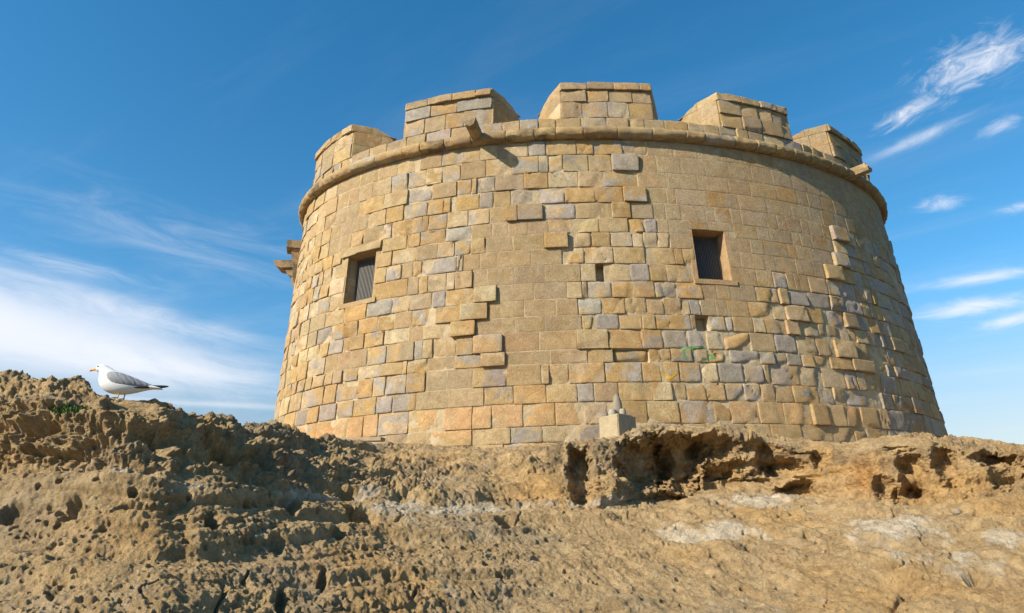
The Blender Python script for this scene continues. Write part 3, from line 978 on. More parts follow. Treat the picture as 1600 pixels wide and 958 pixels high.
def arc_block(t0, t1, zc, rad, offc, nseg=6, na=12):
    V, F = [], []
    gap = 0.007 / dsdt(t0)
    r0 = rad * rnd.uniform(0.98, 1.02)
    dz = rnd.uniform(-0.005, 0.005)
    seed = rnd.uniform(0, 90)
    prof = [(-0.35, -1.0), ] + [(math.cos(a), math.sin(a)) for a in np.linspace(-math.pi / 2, math.pi / 2, na)] + [(-0.35, 1.0)]
    us = [0.0, 0.02, 0.08] + list(np.linspace(0.2, 0.8, nseg)) + [0.92, 0.98, 1.0]
    for u in us:
        t = t0 + gap + (t1 - t0 - 2 * gap) * u
        e = 0.965 if u in (0.0, 1.0) else 1.0
        for (cx, cz) in prof:
            n = float(perlin(np.array([[u * 4 + seed, cx * 1.8, cz * 1.8 + seed]]))[0]) * 0.020
            V.append(TP3(t, zc + dz + cz * (r0 * e + n), offc + cx * (r0 * e + n)))
    m = len(prof)
    for k in range(len(us) - 1):
        for i in range(m - 1):
            F.append((k * m + i, (k + 1) * m + i, (k + 1) * m + i + 1, k * m + i + 1))
    F.append(tuple(range(m)))
    F.append(tuple(reversed(range((len(us) - 1) * m, len(us) * m))))
    return np.array(V), F


def ring_sheet(t0, t1, n, prof):
    tt = np.linspace(t0, t1, n)
    V, F = [], []
    for t in tt:
        for (o_, z_) in prof:
            V.append(TP3(t, z_, o_))
    m = len(prof)
    for k in range(n - 1):
        for i in range(m):
            i2 = (i + 1) % m
            F.append((k * m + i, (k + 1) * m + i, (k + 1) * m + i2, k * m + i2))
    F.append(tuple(range(m)))
    F.append(tuple(reversed(range((n - 1) * m, n * m))))
    return np.array(V), F


PV, PF = ring_sheet(-2.2, 2.2, 160, [(-0.4, 9.645), (0.06, 9.665), (0.165, 9.778), (0.06, 9.89), (-0.4, 9.90)])
cordon = add('cordon', PV, PF, MAT_MORTAR, tower)
SPOUTS = [-0.502, 0.735]
t = -2.2
while t < 2.2:
    t2 = t + rnd.uniform(0.42, 0.78) / dsdt(t)
    V3, F3 = arc_block(t, t2, CORD_Z, CORD_R, CORD_OFF)
    c1 = jit(rnd.choice([(0.42, 0.29, 0.135), (0.40, 0.275, 0.125), (0.385, 0.27, 0.135), (0.41, 0.30, 0.155)]), 0.1)
    c2 = jit(rnd.choice([(0.21, 0.155, 0.085), (0.36, 0.25, 0.12), (0.30, 0.22, 0.12), (0.34, 0.30, 0.24)]), 0.1)
    add('cordon_block', V3, F3, MAT_STONE, cordon, attrs={'Col': np.tile(c1, (len(V3), 1)), 'Col2': np.tile(c2, (len(V3), 1))})
    t = t2

# parapet: one low course above the cordon
PV, PF = ring_sheet(-2.2, 2.2, 160, [(-1.0, 9.55), (-0.03, 9.88), (-0.03, 10.17), (-1.0, 10.17)])
parapet = add('parapet', PV, PF, MAT_MORTAR, tower)


def put_stone(name, parent, t0, t1, zt, zb, ty, depth=0.3, posf=TP3, gap=None, cols=None):
    V3, F3, info = stone_shape(t0, t1, zt, zb, ty, posf=posf, depth=depth, gap=gap)
    c1, c2 = cols or colours(ty, t0)
    return add(name, V3, F3, MAT_STONE, parent, attrs={'Col': np.tile(c1, (len(V3), 1)), 'Col2': np.tile(c2, (len(V3), 1))})


OFF.update({'p': -0.002, 'q': 0.004, 'c': 0.045})
AMP.update({'p': 0.007, 'q': 0.005, 'c': 0.006})
RAD.update({'p': 0.004, 'q': 0.003, 'c': 0.004})
MERLONS = [(-1.86, -1.60), (-1.33, -1.000), (-0.750, -0.459), (-0.2565, 0.0), (0.206, 0.462), (0.665, 0.955), (1.17, 1.47), (1.70, 1.98)]
t = -2.2
while t < 2.2:
    t2 = t + rnd.uniform(0.32, 0.62) / dsdt(t)
    cc = None
    if rnd.random() < 0.25:
        cc = (jit(rnd.choice(C_GRY)), jit(rnd.choice(C_YEL)))
    put_stone('parapet_stone', parapet, t, t2, 10.205, 9.885, 'p', depth=0.5, cols=cc or (jit(rnd.choice(C_YEL + C_ASH)), jit(rnd.choice(C_ASH))))
    t = t2

MZ0, MZ1 = 10.205, 11.10
MDEPTH = 0.98
SPLAY = math.tan(math.radians(23))      # embrasures narrow inwards


def merlon(t0, t1):
    tm = 0.5 * (t0 + t1)
    n, tg = outward(tm)
    # core: outer face on the wall line, square flanks running in, rounded shoulder at the inner end
    prof = [(-0.035, MZ0 - 0.02)]
    prof += [(-0.035, MZ1 - 0.16), (-0.3, MZ1 - 0.06), (-0.5, MZ1 - 0.06)]
    prof += [(-0.5 - 0.46 * math.sin(a), MZ1 - 0.06 - 0.52 * (1 - math.cos(a))) for a in np.linspace(0.2, math.pi / 2, 7)]
    prof += [(-MDEPTH, MZ0 - 0.02)]
    A, B2 = TP3(t0, 10.6), TP3(t1, 10.6)
    V, F = [], []
    tt = np.linspace(t0, t1, 9)
    ins = 0.012 / dsdt(tm)

    def pos(u, o_, z_):
        p0 = TP3(t0 + ins + (t1 - t0 - 2 * ins) * u, z_, 0.0)
        return p0 + n * o_ + tg * ((u - 0.5) * 2 * SPLAY * max(-o_, 0.0))
    m = len(prof)
    us = np.linspace(0, 1, 9)
    for u in us:
        for (o_, z_) in prof:
            V.append(pos(u, o_, z_))
    for k in range(len(us) - 1):
        for i in range(m):
            i2 = (i + 1) % m
            F.append((k * m + i, (k + 1) * m + i, (k + 1) * m + i2, k * m + i2))
    F.append(tuple(range(m)))
    F.append(tuple(reversed(range((len(us) - 1) * m, len(us) * m))))
    core = add('merlon', V, F, MAT_MORTAR, tower, smooth=False)
    # outer face stones
    w = (t1 - t0) * dsdt(tm)
    zs = [MZ0, MZ0 + rnd.uniform(.36, .41), MZ1 - 0.19, MZ1]
    for r in range(3):
        nm, ty = ('coping_stone', 'c') if r == 2 else ('merlon_stone', 'q')
        tcur = t0
        while tcur < t1 - 1e-6:
            tn = tcur + rnd.uniform(0.40, 0.70) / dsdt(tm)
            if t1 - tn < 0.22 / dsdt(tm):
                tn = t1
            cc = (jit(rnd.choice(C_YEL + C_ASH)), jit(rnd.choice(C_ASH + C_GRY[:1]), 0.1))
            if rnd.random() < 0.14:
                cc = (jit(rnd.choice(C_GRY)), jit(rnd.choice(C_GRY)))
            put_stone(nm, core, tcur, tn, zs[r + 1], zs[r], ty, depth=0.30 if r < 2 else 0.42, cols=cc, gap=0.002)
            tcur = tn
    # flank stones, both sides: slabs with an uneven face standing 2-3 cm proud of the core
    for side in (0, 1):
        tE = t0 if side == 0 else t1
        sgn = -1 if side == 0 else 1
        for r in range(3):
            o_ = -0.03 if r < 2 else 0.02
            while o_ > -MDEPTH + 0.05:
                on = max(o_ - rnd.uniform(0.34, 0.6), -MDEPTH + 0.02)
                if on - (-MDEPTH) < 0.2:
                    on = -MDEPTH + 0.02
                zb, zt = zs[r] + 0.003, zs[r + 1] - 0.003

                def cap_z(o__, z__):
                    if o__ < -0.5:
                        x = min(1.0, (-0.5 - o__) / 0.46)
                        return min(z__, MZ1 - 0.05 - 0.52 * (1 - math.sqrt(max(0.0, 1 - x * x))))
                    return z__
                us_ = np.linspace(o_ - 0.003, on + 0.003, 7)
                vs_ = np.linspace(0, 1, 6)
                V, F = [], []
                if cap_z(us_[0], zt) - zb > 0.05:
                    sd = rnd.uniform(0, 90)
                    lift = 0.014 + rnd.uniform(0, 0.006)
                    for v_ in vs_:
                        for i_, uu in enumerate(us_):
                            ztt = max(cap_z(uu, zt), zb + 0.01)
                            z_ = zb + (ztt - zb) * v_
                            e = 0.005 if (v_ in (0, 1) or i_ in (0, 6)) else 0
                            hh = lift - e + 0.006 * float(perlin(np.array([[uu * 5 + sd, z_ * 5, sd]]))[0])
                            V.append(TP3(tE, z_, 0.0) + n * uu + tg * sgn * (hh + SPLAY * max(-uu, 0.0)))
                    nf = len(V)
                    for v_ in vs_:
                        for uu in us_:
                            ztt = max(cap_z(uu, zt), zb + 0.01)
                            V.append(TP3(tE, zb + (ztt - zb) * v_, 0.0) + n * uu + tg * sgn * (SPLAY * max(-uu, 0.0) - 0.12))
                    nx = 7
                    for k in range(5):
                        for i in range(nx - 1):
                            p = k * nx + i
                            F.append((p, p + 1, p + nx + 1, p + nx))
                    ring = list(range(nx)) + [k * nx + nx - 1 for k in range(1, 6)] + [5 * nx + i for i in range(nx - 2, -1, -1)] + [k * nx for k in range(4, 0, -1)]
                    for i in range(len(ring)):
                        a, b2 = ring[i], ring[(i + 1) % len(ring)]
                        F.append((a, b2, nf + b2, nf + a))
                    c1 = jit(rnd.choice(C_YEL + C_ASH))
                    c2 = jit(rnd.choice(C_ASH + C_YEL[:2]))
                    add('coping_stone' if r == 2 else 'merlon_stone', V, F, MAT_STONE, core,
                        attrs={'Col': np.tile(c1, (len(V), 1)), 'Col2': np.tile(c2, (len(V), 1))})
                o_ = on
    return core


for a, b2 in MERLONS:
    merlon(a, b2)

# windows: stone reveals, sill, back wall coloured near black for the unlit room and a woven iron grille
MAT_IRON = plain('grey_iron', (0.13, 0.125, 0.115), 0.6, 0.3, 60, 0.002, 0.3)
MAT_DARK = plain('unlit_room_dark', (0.05, 0.042, 0.034), 0.95, 0.3, 6, 0.01)  # shade of the unlit interior put into the colour
for wi, w in enumerate(WIN):
    t0, t1, z0, z1 = w['t0'], w['t1'], w['z0'], w['z1']
    tm = 0.5 * (t0 + t1)
    n, tg = outward(tm)
    D1 = 0.95

    def wp(t_, z_, d_):
        return TP3(t_, z_, 0.0) - n * d_
    th_ = 0.10 / dsdt(tm)
    rec = empty('window', (0, 0, 0))
    rec.parent = tower
    rec.location = -tower.location
    cA = jit((0.44, 0.315, 0.165))

    def slab(name, q0, q1, d0=-0.004, d1=D1, nd=8):
        """reveal stone: inner face between points q0,q1 (t,z) and a backing behind it"""
        (ta, za, tb, zb2) = q0
        (ta2, za2, tb2, zb22) = q1
        V, F = [], []
        for d_ in np.linspace(d0, d1, nd):
            V += [wp(ta, za, d_), wp(tb, zb2, d_), wp(tb2, zb22, d_), wp(ta2, za2, d_)]
        for k in range(nd - 1):
            for i in range(4):
                F.append((4 * k + i, 4 * k + (i + 1) % 4, 4 * k + 4 + (i + 1) % 4, 4 * k + 4 + i))
        F.append((0, 1, 2, 3))
        F.append((4 * nd - 1, 4 * nd - 2, 4 * nd - 3, 4 * nd - 4))
        V = np.array(V)
        return add(name, V, F, MAT_STONE, rec, smooth=False, attrs={'Col': np.tile(cA, (len(V), 1)), 'Col2': np.tile(jit(cA, .1), (len(V), 1))})
    fr = 0.0 if wi == 0 else 0.012
    slab('jamb', (t0, z0, t0, z1), (t0 - th_, z0, t0 - th_, z1), d0=fr)
    slab('jamb', (t1, z1, t1, z0), (t1 + th_, z1, t1 + th_, z0), d0=fr)
    slab('lintel_soffit', (t0 - th_, z1, t1 + th_, z1), (t0 - th_, z1 + 0.1, t1 + th_, z1 + 0.1), d0=0.02)
    slab('sill', (t1 + th_, z0, t0 - th_, z0), (t1 + th_, z0 - 0.1, t0 - th_, z0 - 0.1), d0=-0.02)
    bw = 0.06 / dsdt(tm)
    V = [wp(t0 - bw, z0, D1), wp(t1 + bw, z0, D1), wp(t1 + bw, z1, D1), wp(t0 - bw, z1, D1), wp(t0 - bw, z0, D1 + .05), wp(t1 + bw, z0, D1 + .05), wp(t1 + bw, z1, D1 + .05), wp(t0 - bw, z1, D1 + .05)]
    add('room_wall', V, [(0, 1, 2, 3), (7, 6, 5, 4), (0, 4, 5, 1), (1, 5, 6, 2), (2, 6, 7, 3), (3, 7, 4, 0)], MAT_DARK, rec, smooth=False)
    # grille: flat iron frame with upright and level rods
    GD = 0.30 if wi == 0 else 0.26
    ww = (t1 - t0) * dsdt(tm)
    V, F = [], []

    def rod(p, q, r):
        p, q = np.array(p), np.array(q)
        d_ = (q - p) / np.linalg.norm(q - p)
        s1 = np.cross(d_, n); s1 /= np.linalg.norm(s1)
        o_ = len(V)
        for e in (p, q):
            for (x_, y_) in ((1, 1), (-1, 1), (-1, -1), (1, -1)):
                V.append(e + s1 * r * x_ + n * r * y_)
        for i in range(4):
            F.append((o_ + i, o_ + (i + 1) % 4, o_ + 4 + (i + 1) % 4, o_ + 4 + i))
        F.append((o_ + 3, o_ + 2, o_ + 1, o_)); F.append((o_ + 4, o_ + 5, o_ + 6, o_ + 7))
    e_ = 0.03 / dsdt(tm)
    nv, nh = 19, 34
    for k in range(nv):
        tk = t0 + e_ + (t1 - t0 - 2 * e_) * k / (nv - 1)
        rod(wp(tk, z0 + 0.02, GD), wp(tk, z1 - 0.02, GD), 0.006 if k not in (0, nv - 1) else 0.016)
    for k in range(nh):
        zk = z0 + 0.03 + (z1 - z0 - 0.06) * k / (nh - 1)
        rod(wp(t0 + e_, zk, GD + 0.006), wp(t1 - e_, zk, GD + 0.006), 0.005 if k not in (0, nh - 1) else 0.016)
    add('grille', V, F, MAT_IRON, rec, smooth=False)

# rain spouts through the cordon: stone gutters, open on top
def spout(th, length, drop, broken=False):
    n, tg = outward(th)
    o0 = TP3(th, 9.83, -0.1)
    V, F = [], []
    prof = [(-0.115, 0.10), (-0.115, 0.0), (-0.085, -0.085), (0.0, -0.13), (0.085, -0.085), (0.115, 0.0), (0.115, 0.10), (0.065, 0.10), (0.05, 0.03), (0.0, 0.0), (-0.05, 0.03), (-0.065, 0.10)]
    L = [0, 0.25, 0.5, 0.72, 0.93, 1.0]
    for k, u in enumerate(L):
        sc = 1.0 if u < 0.99 else 0.95
        for (x_, z_) in prof:
            jx = float(perlin(np.array([[x_ * 20 + th * 9, z_ * 20, u * 4]]))[0]) * 0.008
            end = 0.05 * (1 if z_ > 0.05 else 0) * (u > 0.95)
            V.append(o0 + n * (u * length - end) + tg * (x_ * sc + jx) + np.array([0, 0, z_ * sc + jx - drop * u]))
    m = len(prof)
    for k in range(len(L) - 1):
        for i in range(m):
            F.append((k * m + i, k * m + (i + 1) % m, (k + 1) * m + (i + 1) % m, (k + 1) * m + i))
    F.append(tuple(reversed(range(m)))); F.append(tuple(range((len(L) - 1) * m, len(L) * m)))
    V = np.array(V)
    c1, c2 = jit((0.40, 0.29, 0.15)), jit((0.25, 0.19, 0.11))
    add('spout', V, F, MAT_STONE, tower, smooth=False, attrs={'Col': np.tile(c1, (len(V), 1)), 'Col2': np.tile(c2, (len(V), 1))})


spout(SPOUTS[0], 0.82, 0.03)
spout(SPOUTS[1], 0.60, 0.04, True)

# remains of a machicolation on the left flank: two carved brackets with slabs
def bracket(th, zt, steps, name='bracket'):
    n, tg = outward(th)
    V, F = [], []
    root = None
    for (d0, d1, za, zb, w, rnd_) in steps:
        V, F = [], []
        k = 8
        prof = [(d0, za), (d1, za)]
        prof += [(d1 - rnd_ * (1 - math.cos(a)), za - (za - zb) * math.sin(a)) for a in np.linspace(0.15, math.pi / 2, k)] if rnd_ > 0 else [(d1, zb)]
        prof += [(d0, zb)]
        m = len(prof)
        for s_ in (-1, 1):
            for (d_, z_) in prof:
                V.append(TP3(th, zt, 0.0) + n * d_ + tg * s_ * w + np.array([0, 0, z_]))
        F.append(tuple(range(m))); F.append(tuple(reversed(range(m, 2 * m))))
        for i in range(m):
            F.append((i, m + i, m + (i + 1) % m, (i + 1) % m))
        V = np.array(V)
        c1 = jit((0.36, 0.26, 0.14)); c2 = jit((0.20, 0.155, 0.10))
        o = add('bracket_stone' if root is not None else name, V, F, MAT_STONE, root if root is not None else tower, smooth=False,
                attrs={'Col': np.tile(c1, (len(V), 1)), 'Col2': np.tile(c2, (len(V), 1))})
        if root is None:
            root = o


bracket(-1.50, 8.98, [(-0.2, 0.34, 0.0, -0.20, 0.22, 0.0), (-0.2, 0.22, -0.20, -0.70, 0.17, 0.12), (-0.2, 0.16, -0.70, -1.25, 0.16, 0.22)])
bracket(-1.64, 8.75, [(-0.2, 0.72, 0.0, -0.20, 0.22, 0.22), (-0.2, 0.42, -0.20, -0.42, 0.17, 0.20), (-0.2, 0.26, -0.42, -0.85, 0.16, 0.24)])
GREEN = [[(-0.0033, 5.097), (0.0008, 4.876)], [(0.017, 5.113), (0.0215, 5.101), (0.0197, 4.902)], [(-0.002, 5.085), (0.0186, 5.113), (0.05, 5.118), (0.0568, 5.057), (0.057, 4.982)], [(0.0397, 4.893), (0.0522, 4.895)], [(0.0572, 4.995), (0.0674, 4.947), (0.0717, 4.923), (0.0585, 4.896)]]
YELLOW = [[(-0.0582, 4.654), (-0.0507, 4.558), (-0.0452, 4.522)], [(-0.0194, 4.655), (-0.0293, 4.594), (-0.036, 4.546), (-0.0454, 4.51)], [(-0.0477, 4.558), (-0.0391, 4.534)]]
BLUE = [[(0.2901, 4.332), (0.2968, 4.309), (0.3076, 4.35), (0.3133, 4.29), (0.3025, 4.25), (0.2923, 4.283)], [(0.2927, 4.357), (0.3167, 4.279)]]
# ------------------------------------------------------------------ painted scrawls on single stones
def face_at(th, z):
    """position just off the face of the stone at (th, z)"""
    for (a, b2, c1, c2, info) in FACES.values():
        if a <= th <= b2 and c2 <= z <= c1:
            t0, w, zb, hgt, s, zz, off, ds = info
            sx = (th - t0) * ds
            k = np.argmin((s - sx) ** 2 + (zb + zz - z) ** 2)
            return TP3(th, z, float(off.ravel()[k]) + 0.004)
    return TP3(th, z, 0.05)


def scrawl(name, strokes, width, mat):
    V, F = [], []
    for st in strokes:
        st = np.array(st, float)
        pts = []
        for p, q in zip(st[:-1], st[1:]):
            n = max(2, int(np.hypot((q[0] - p[0]) * 8, q[1] - p[1]) / 0.03))
            pts += [p + (q - p) * i / n for i in range(n)]
        pts.append(st[-1])
        o = len(V)
        for i, p in enumerate(pts):
            d = pts[min(i + 1, len(pts) - 1)] - pts[max(i - 1, 0)]
            dx, dz = d[0] * 8, d[1]
            ln = math.hypot(dx, dz) + 1e-9
            wd = width * (0.8 + 0.4 * rnd.random())
            for sg in (-1, 1):
                V.append(face_at(p[0] + sg * (-dz / ln) * wd / 8, p[1] + sg * dx / ln * wd))
        for i in range(len(pts) - 1):
            F.append((o + 2 * i, o + 2 * i + 2, o + 2 * i + 3, o + 2 * i + 1))
    add(name, V, F, mat, wall)


P_GREEN = plain('green_spray_paint', (0.10, 0.26, 0.10), 0.8, 0.4, 40)
P_YELLOW = plain('yellow_spray_paint', (0.42, 0.25, 0.03), 0.8, 0.4, 40)
P_BLUE = plain('blue_spray_paint', (0.20, 0.235, 0.245), 0.8, 0.4, 40)
scrawl('green_graffiti', GREEN, 0.020, P_GREEN)
scrawl('yellow_graffiti', YELLOW, 0.022, P_YELLOW)
scrawl('blue_graffiti', BLUE, 0.012, P_BLUE)

# ------------------------------------------------------------------ small things at the foot of the wall
MAT_CONC = plain('pale_concrete', (0.31, 0.25, 0.155), 0.9, 0.35, 14, 0.01)
MAT_SLATE = plain('dark_grey_stone', (0.22, 0.185, 0.135), 0.85, 0.3, 18, 0.012)
MAT_PEBB = plain('grey_green_stone', (0.29, 0.265, 0.20), 0.85, 0.25, 18, 0.01)
MAT_WOOD = plain('weathered_plank', (0.30, 0.23, 0.15), 0.85, 0.3, 12, 0.01)


def boxy(name, c, size, rz, mat, bev=0.02, noise=0.008, **props):
    """a chipped block: subdivided box with broken arrises"""
    n = 7
    seedv = rnd.uniform(0, 50)
    lin = np.array([-1, -0.93, -0.6, 0, 0.6, 0.93, 1.0])
    idx, V, F = {}, [], []

    def vid(i, j, k):
        if (i, j, k) not in idx:
            p = np.array([lin[i], lin[j], lin[k]])
            q = p * np.array(size) / 2
            ext = (np.abs(p) > 0.99).sum()
            if ext >= 2:
                q -= np.sign(p) * (np.abs(p) > 0.99) * bev * (0.4 if ext == 2 else 0.7) * (0.6 + 0.8 * rnd.random())
            q += noise * np.array([perlin(np.array([q * 6 + seedv + o]))[0] for o in (0, 11, 23)])
            idx[(i, j, k)] = len(V)
            V.append(q)
        return idx[(i, j, k)]
    for a in range(n - 1):
        for b2 in range(n - 1):
            for s_ in (0, n - 1):
                fl = s_ != 0
                for f in ([(a, b2, s_), (a + 1, b2, s_), (a + 1, b2 + 1, s_), (a, b2 + 1, s_)], [(s_, a, b2), (s_, a + 1, b2), (s_, a + 1, b2 + 1), (s_, a, b2 + 1)], [(a, s_, b2), (a, s_, b2 + 1), (a + 1, s_, b2 + 1), (a + 1, s_, b2)]):
                    ids = [vid(*q) for q in f]
                    F.append(tuple(ids if fl else reversed(ids)))
    V = np.array(V)
    ca, sa = math.cos(rz), math.sin(rz)
    V = np.stack([V[:, 0] * ca - V[:, 1] * sa + c[0], V[:, 0] * sa + V[:, 1] * ca + c[1], V[:, 2] + c[2]], 1)
    return add(name, V, F, mat, None, smooth=False, **props)


bp = on_ray(966, 680, 10.6)
gz = ground_z(bp[0], bp[1], 0.12)
top = on_ray(966, 651, 10.6)[2]
bh = max(0.32, top - gz + 0.12)
boxy('concrete_block', (bp[0], bp[1], top - bh / 2), (0.40, 0.42, bh), math.radians(38), MAT_CONC, 0.03, 0.012,
     label='pale square concrete block at the foot of the tower wall with pebbles on top', category='block')


def lathe(name, c, prof, mat, seg=16, squash=1.0, noise=0.006, tilt=(0, 0), **props):
    V, F = [], []
    sd = rnd.uniform(0, 60)
    for (r, z) in prof:
        for k in range(seg):
            a = 2 * math.pi * k / seg
            p = np.array([r * math.cos(a), r * squash * math.sin(a), z])
            p = p * (1 + noise * 10 * perlin(np.array([p * 9 + sd]))[0])
            V.append(p + np.array([p[2] * tilt[0], p[2] * tilt[1], 0]) + np.array(c))
    m = len(prof)
    for i in range(m - 1):
        for k in range(seg):
            F.append((i * seg + k, i * seg + (k + 1) % seg, (i + 1) * seg + (k + 1) % seg, (i + 1) * seg + k))
    F.append(tuple(reversed(range(seg)))); F.append(tuple(range((m - 1) * seg, m * seg)))
    return add(name, V, F, mat, None, **props)


def onb(px, dy=0.0):
    q = on_ray(px, 651, 10.6 + dy)
    return np.array([q[0], q[1], top - 0.004])


lathe('pebble', onb(957.5, -0.03), [(0.03, 0), (0.062, 0.015), (0.068, 0.06), (0.05, 0.105), (0.02, 0.12)], MAT_PEBB, label='rounded grey green pebble on the left of the concrete block', category='pebble')
lathe('pebble', onb(973.5, 0.0), [(0.045, 0), (0.052, 0.02), (0.05, 0.09), (0.045, 0.115), (0.03, 0.118)], MAT_PEBB, label='short upright grey pebble on the right of the concrete block', category='pebble')
q = onb(966.0, 0.05)
lathe('pointed_stone', q + np.array([0, 0, 0.0]), [(0.05, 0), (0.072, 0.06), (0.078, 0.13), (0.07, 0.22), (0.045, 0.31), (0.015, 0.36)], MAT_SLATE, squash=0.9, label='dark pointed stone standing upright behind the two pebbles on the block', category='stone')

pq = ground_near(1497, 801, 3.0)
lathe('pebble', pq - np.array([0, 0, 0.012]), [(0.012, 0), (0.028, 0.010), (0.030, 0.03), (0.018, 0.048), (0.006, 0.052)], MAT_SLATE, squash=0.8, label='small dark pebble lying on the smooth slope below the right ledge', category='pebble')

pp = on_ray(566, 687, 10.6)
n_p, t_p = outward(-0.62)
V = []
for (a_, d_, z_) in [(-.42, 0, 0), (.30, 0, -.03), (.30, .16, -.03), (-.42, .16, 0)]:
    for dz in (0, 0.055):
        V.append(pp + t_p * a_ + n_p * -d_ + np.array([0, 0, z_ + dz]))
V = np.array(V)
add('wooden_plank', V, [(0, 2, 3, 1), (2, 4, 5, 3), (4, 6, 7, 5), (6, 0, 1, 7), (1, 3, 5, 7), (0, 6, 4, 2)], MAT_WOOD, None, smooth=False,
    label='short weathered plank lying on the rock against the left foot of the tower', category='plank')

# ------------------------------------------------------------------ green tuft on the left rock
MAT_MOSS = plain('green_succulent', (0.07, 0.13, 0.025), 0.7, 0.5, 50, 0.002)
V, F = [], []
for k in range(420):
    px, py = rnd.gauss(104, 11), rnd.gauss(644, 3.5)
    p = ground_near(px, py, 4.3)
    o = len(V)
    a = rnd.uniform(0, 6.283)
    up = np.array([rnd.gauss(0, .35), -0.4 + rnd.gauss(0, .3), 1.0])
    up /= np.linalg.norm(up)
    sd_ = np.array([math.cos(a), math.sin(a), 0.0])
    L_ = rnd.uniform(0.012, 0.03)
    V += [p - sd_ * 0.004, p + sd_ * 0.004, p + up * L_ + sd_ * 0.003, p + up * L_ * 1.25, p + up * L_ - sd_ * 0.003]
    F.append((o, o + 1, o + 2, o + 3, o + 4))
add('succulent_tuft', V, F, MAT_MOSS, None, smooth=False, kind='stuff', label='small green succulent tuft growing in the rock below the gull', category='plant')

# ------------------------------------------------------------------ the gull
foot = ground_near(187, 622, 5.3)
GX, GY = foot[0], foot[1]
GZ = ground_z(GX, GY, 0.04)
MAT_WHITE, N, b, pos = material('gull_white_feathers', 0.75)
N.put(b.inputs['Base Color'], N.mix(N.noise(pos, 60, 4, 0.6), (0.60, 0.59, 0.57), (0.72, 0.72, 0.71)))
bump(N, b, N.noise(N.v('MULTIPLY', pos, (60, 60, 130)), 1.0, 3, 0.6), 0.003, 0.4)
MAT_GREY, N, b, pos = material('gull_grey_mantle', 0.7)
N.put(b.inputs['Base Color'], N.mix(N.noise(pos, 90, 4, 0.6), (0.20, 0.205, 0.22), (0.27, 0.275, 0.29)))
wv = N.n('ShaderNodeTexWave', wave_type='BANDS', bands_direction='DIAGONAL')
N.put(wv.inputs['Vector'], pos)
wv.inputs['Scale'].default_value = 14
wv.inputs['Distortion'].default_value = 5
bump(N, b, wv.outputs['Fac'], 0.004, 0.5)
MAT_BLACK = plain('gull_black_primaries', (0.018, 0.018, 0.02), 0.6, 0.3, 60, 0.002)
MAT_BEAK, N, b, pos = material('gull_beak', 0.45)
sx = N.n('ShaderNodeSeparateXYZ')
N.put(sx.inputs[0], N.n('ShaderNodeTexCoord').outputs['Object'])
MAT_LEG = plain('gull_yellow_leg', (0.62, 0.36, 0.03), 0.55, 0.2, 60, 0.001)
MAT_EYE = plain('gull_dark_eye', (0.02, 0.018, 0.015), 0.2, 0.2, 60, 0.0005)
N.put(b.inputs['Base Color'], N.mix(N.ramp(sx.outputs[0], -0.228, -0.214), (0.55, 0.06, 0.02), (0.72, 0.33, 0.03)))

gull = empty('gull', (GX, GY, GZ), label='white gull with grey wings and orange beak standing on the left rock', category='gull')
GROT = math.radians(6.0)


def gl(p):
    """gull space: x towards the tail, y away from the camera, z up from the sole"""
    p = np.asarray(p, float) * 0.87
    c, s = math.cos(GROT), math.sin(GROT)
    return np.stack([p[..., 0] * c - p[..., 1] * s, p[..., 0] * s + p[..., 1] * c, p[..., 2]], -1)


def gadd(name, V, F, mat, parent=None, smooth=True, sub=0):
    me = to_mesh(name, gl(np.array(V)), F, mat, smooth)
    o = bpy.data.objects.new(name, me)
    link(o, parent or gull)
    if sub:
        md = o.modifiers.new('subdivision', 'SUBSURF')
        md.levels = md.render_levels = sub
    return o


def loft(secs, seg=20, power=2.0):
    """secs: (x, zc, ry, rz) or with tangent lean; closed at both ends"""
    V, F = [], []
    for s_ in secs:
        x, zc, ry, rz = s_[:4]
        lean = s_[4] if len(s_) > 4 else 0.0
        yc = s_[5] if len(s_) > 5 else 0.0
        for k in range(seg):
            a = 2 * math.pi * k / seg
            V.append((x + lean * rz * math.sin(a), yc + ry * math.cos(a), zc + rz * math.sin(a)))
    m = len(secs)
    for i in range(m - 1):
        for k in range(seg):
            F.append((i * seg + k, i * seg + (k + 1) % seg, (i + 1) * seg + (k + 1) % seg, (i + 1) * seg + k))
    F.append(tuple(reversed(range(seg)))); F.append(tuple(range((m - 1) * seg, m * seg)))
    return V, F


# body with neck and head, one surface (beak tip to tail); the sole is at x = 0
V, F = loft([(-0.222, 0.252, 0.010, 0.012), (-0.216, 0.255, 0.021, 0.024), (-0.204, 0.259, 0.029, 0.031), (-0.188, 0.259, 0.033, 0.036), (-0.172, 0.250, 0.035, 0.042, 0.25),
             (-0.160, 0.230, 0.038, 0.050, 0.55), (-0.148, 0.204, 0.046, 0.062, 0.6), (-0.128, 0.176, 0.058, 0.078, 0.5), (-0.098, 0.152, 0.068, 0.090, 0.3), (-0.055, 0.135, 0.074, 0.096, 0.12),
             (-0.005, 0.125, 0.076, 0.092), (0.05, 0.118, 0.072, 0.082), (0.10, 0.112, 0.062, 0.068), (0.15, 0.107, 0.048, 0.050), (0.20, 0.102, 0.036, 0.032), (0.25, 0.095, 0.034, 0.015), (0.30, 0.086, 0.036, 0.008), (0.325, 0.081, 0.034, 0.005)])
gadd('body', V, F, MAT_WHITE, sub=1)
V, F = loft([(-0.214, 0.251, 0.010, 0.0125), (-0.228, 0.250, 0.0085, 0.0115), (-0.245, 0.2475, 0.007, 0.0105), (-0.256, 0.2455, 0.0062, 0.0115), (-0.266, 0.241, 0.005, 0.0095), (-0.273, 0.234, 0.003, 0.005)], 12)
gadd('beak', V, F, MAT_BEAK, sub=1)
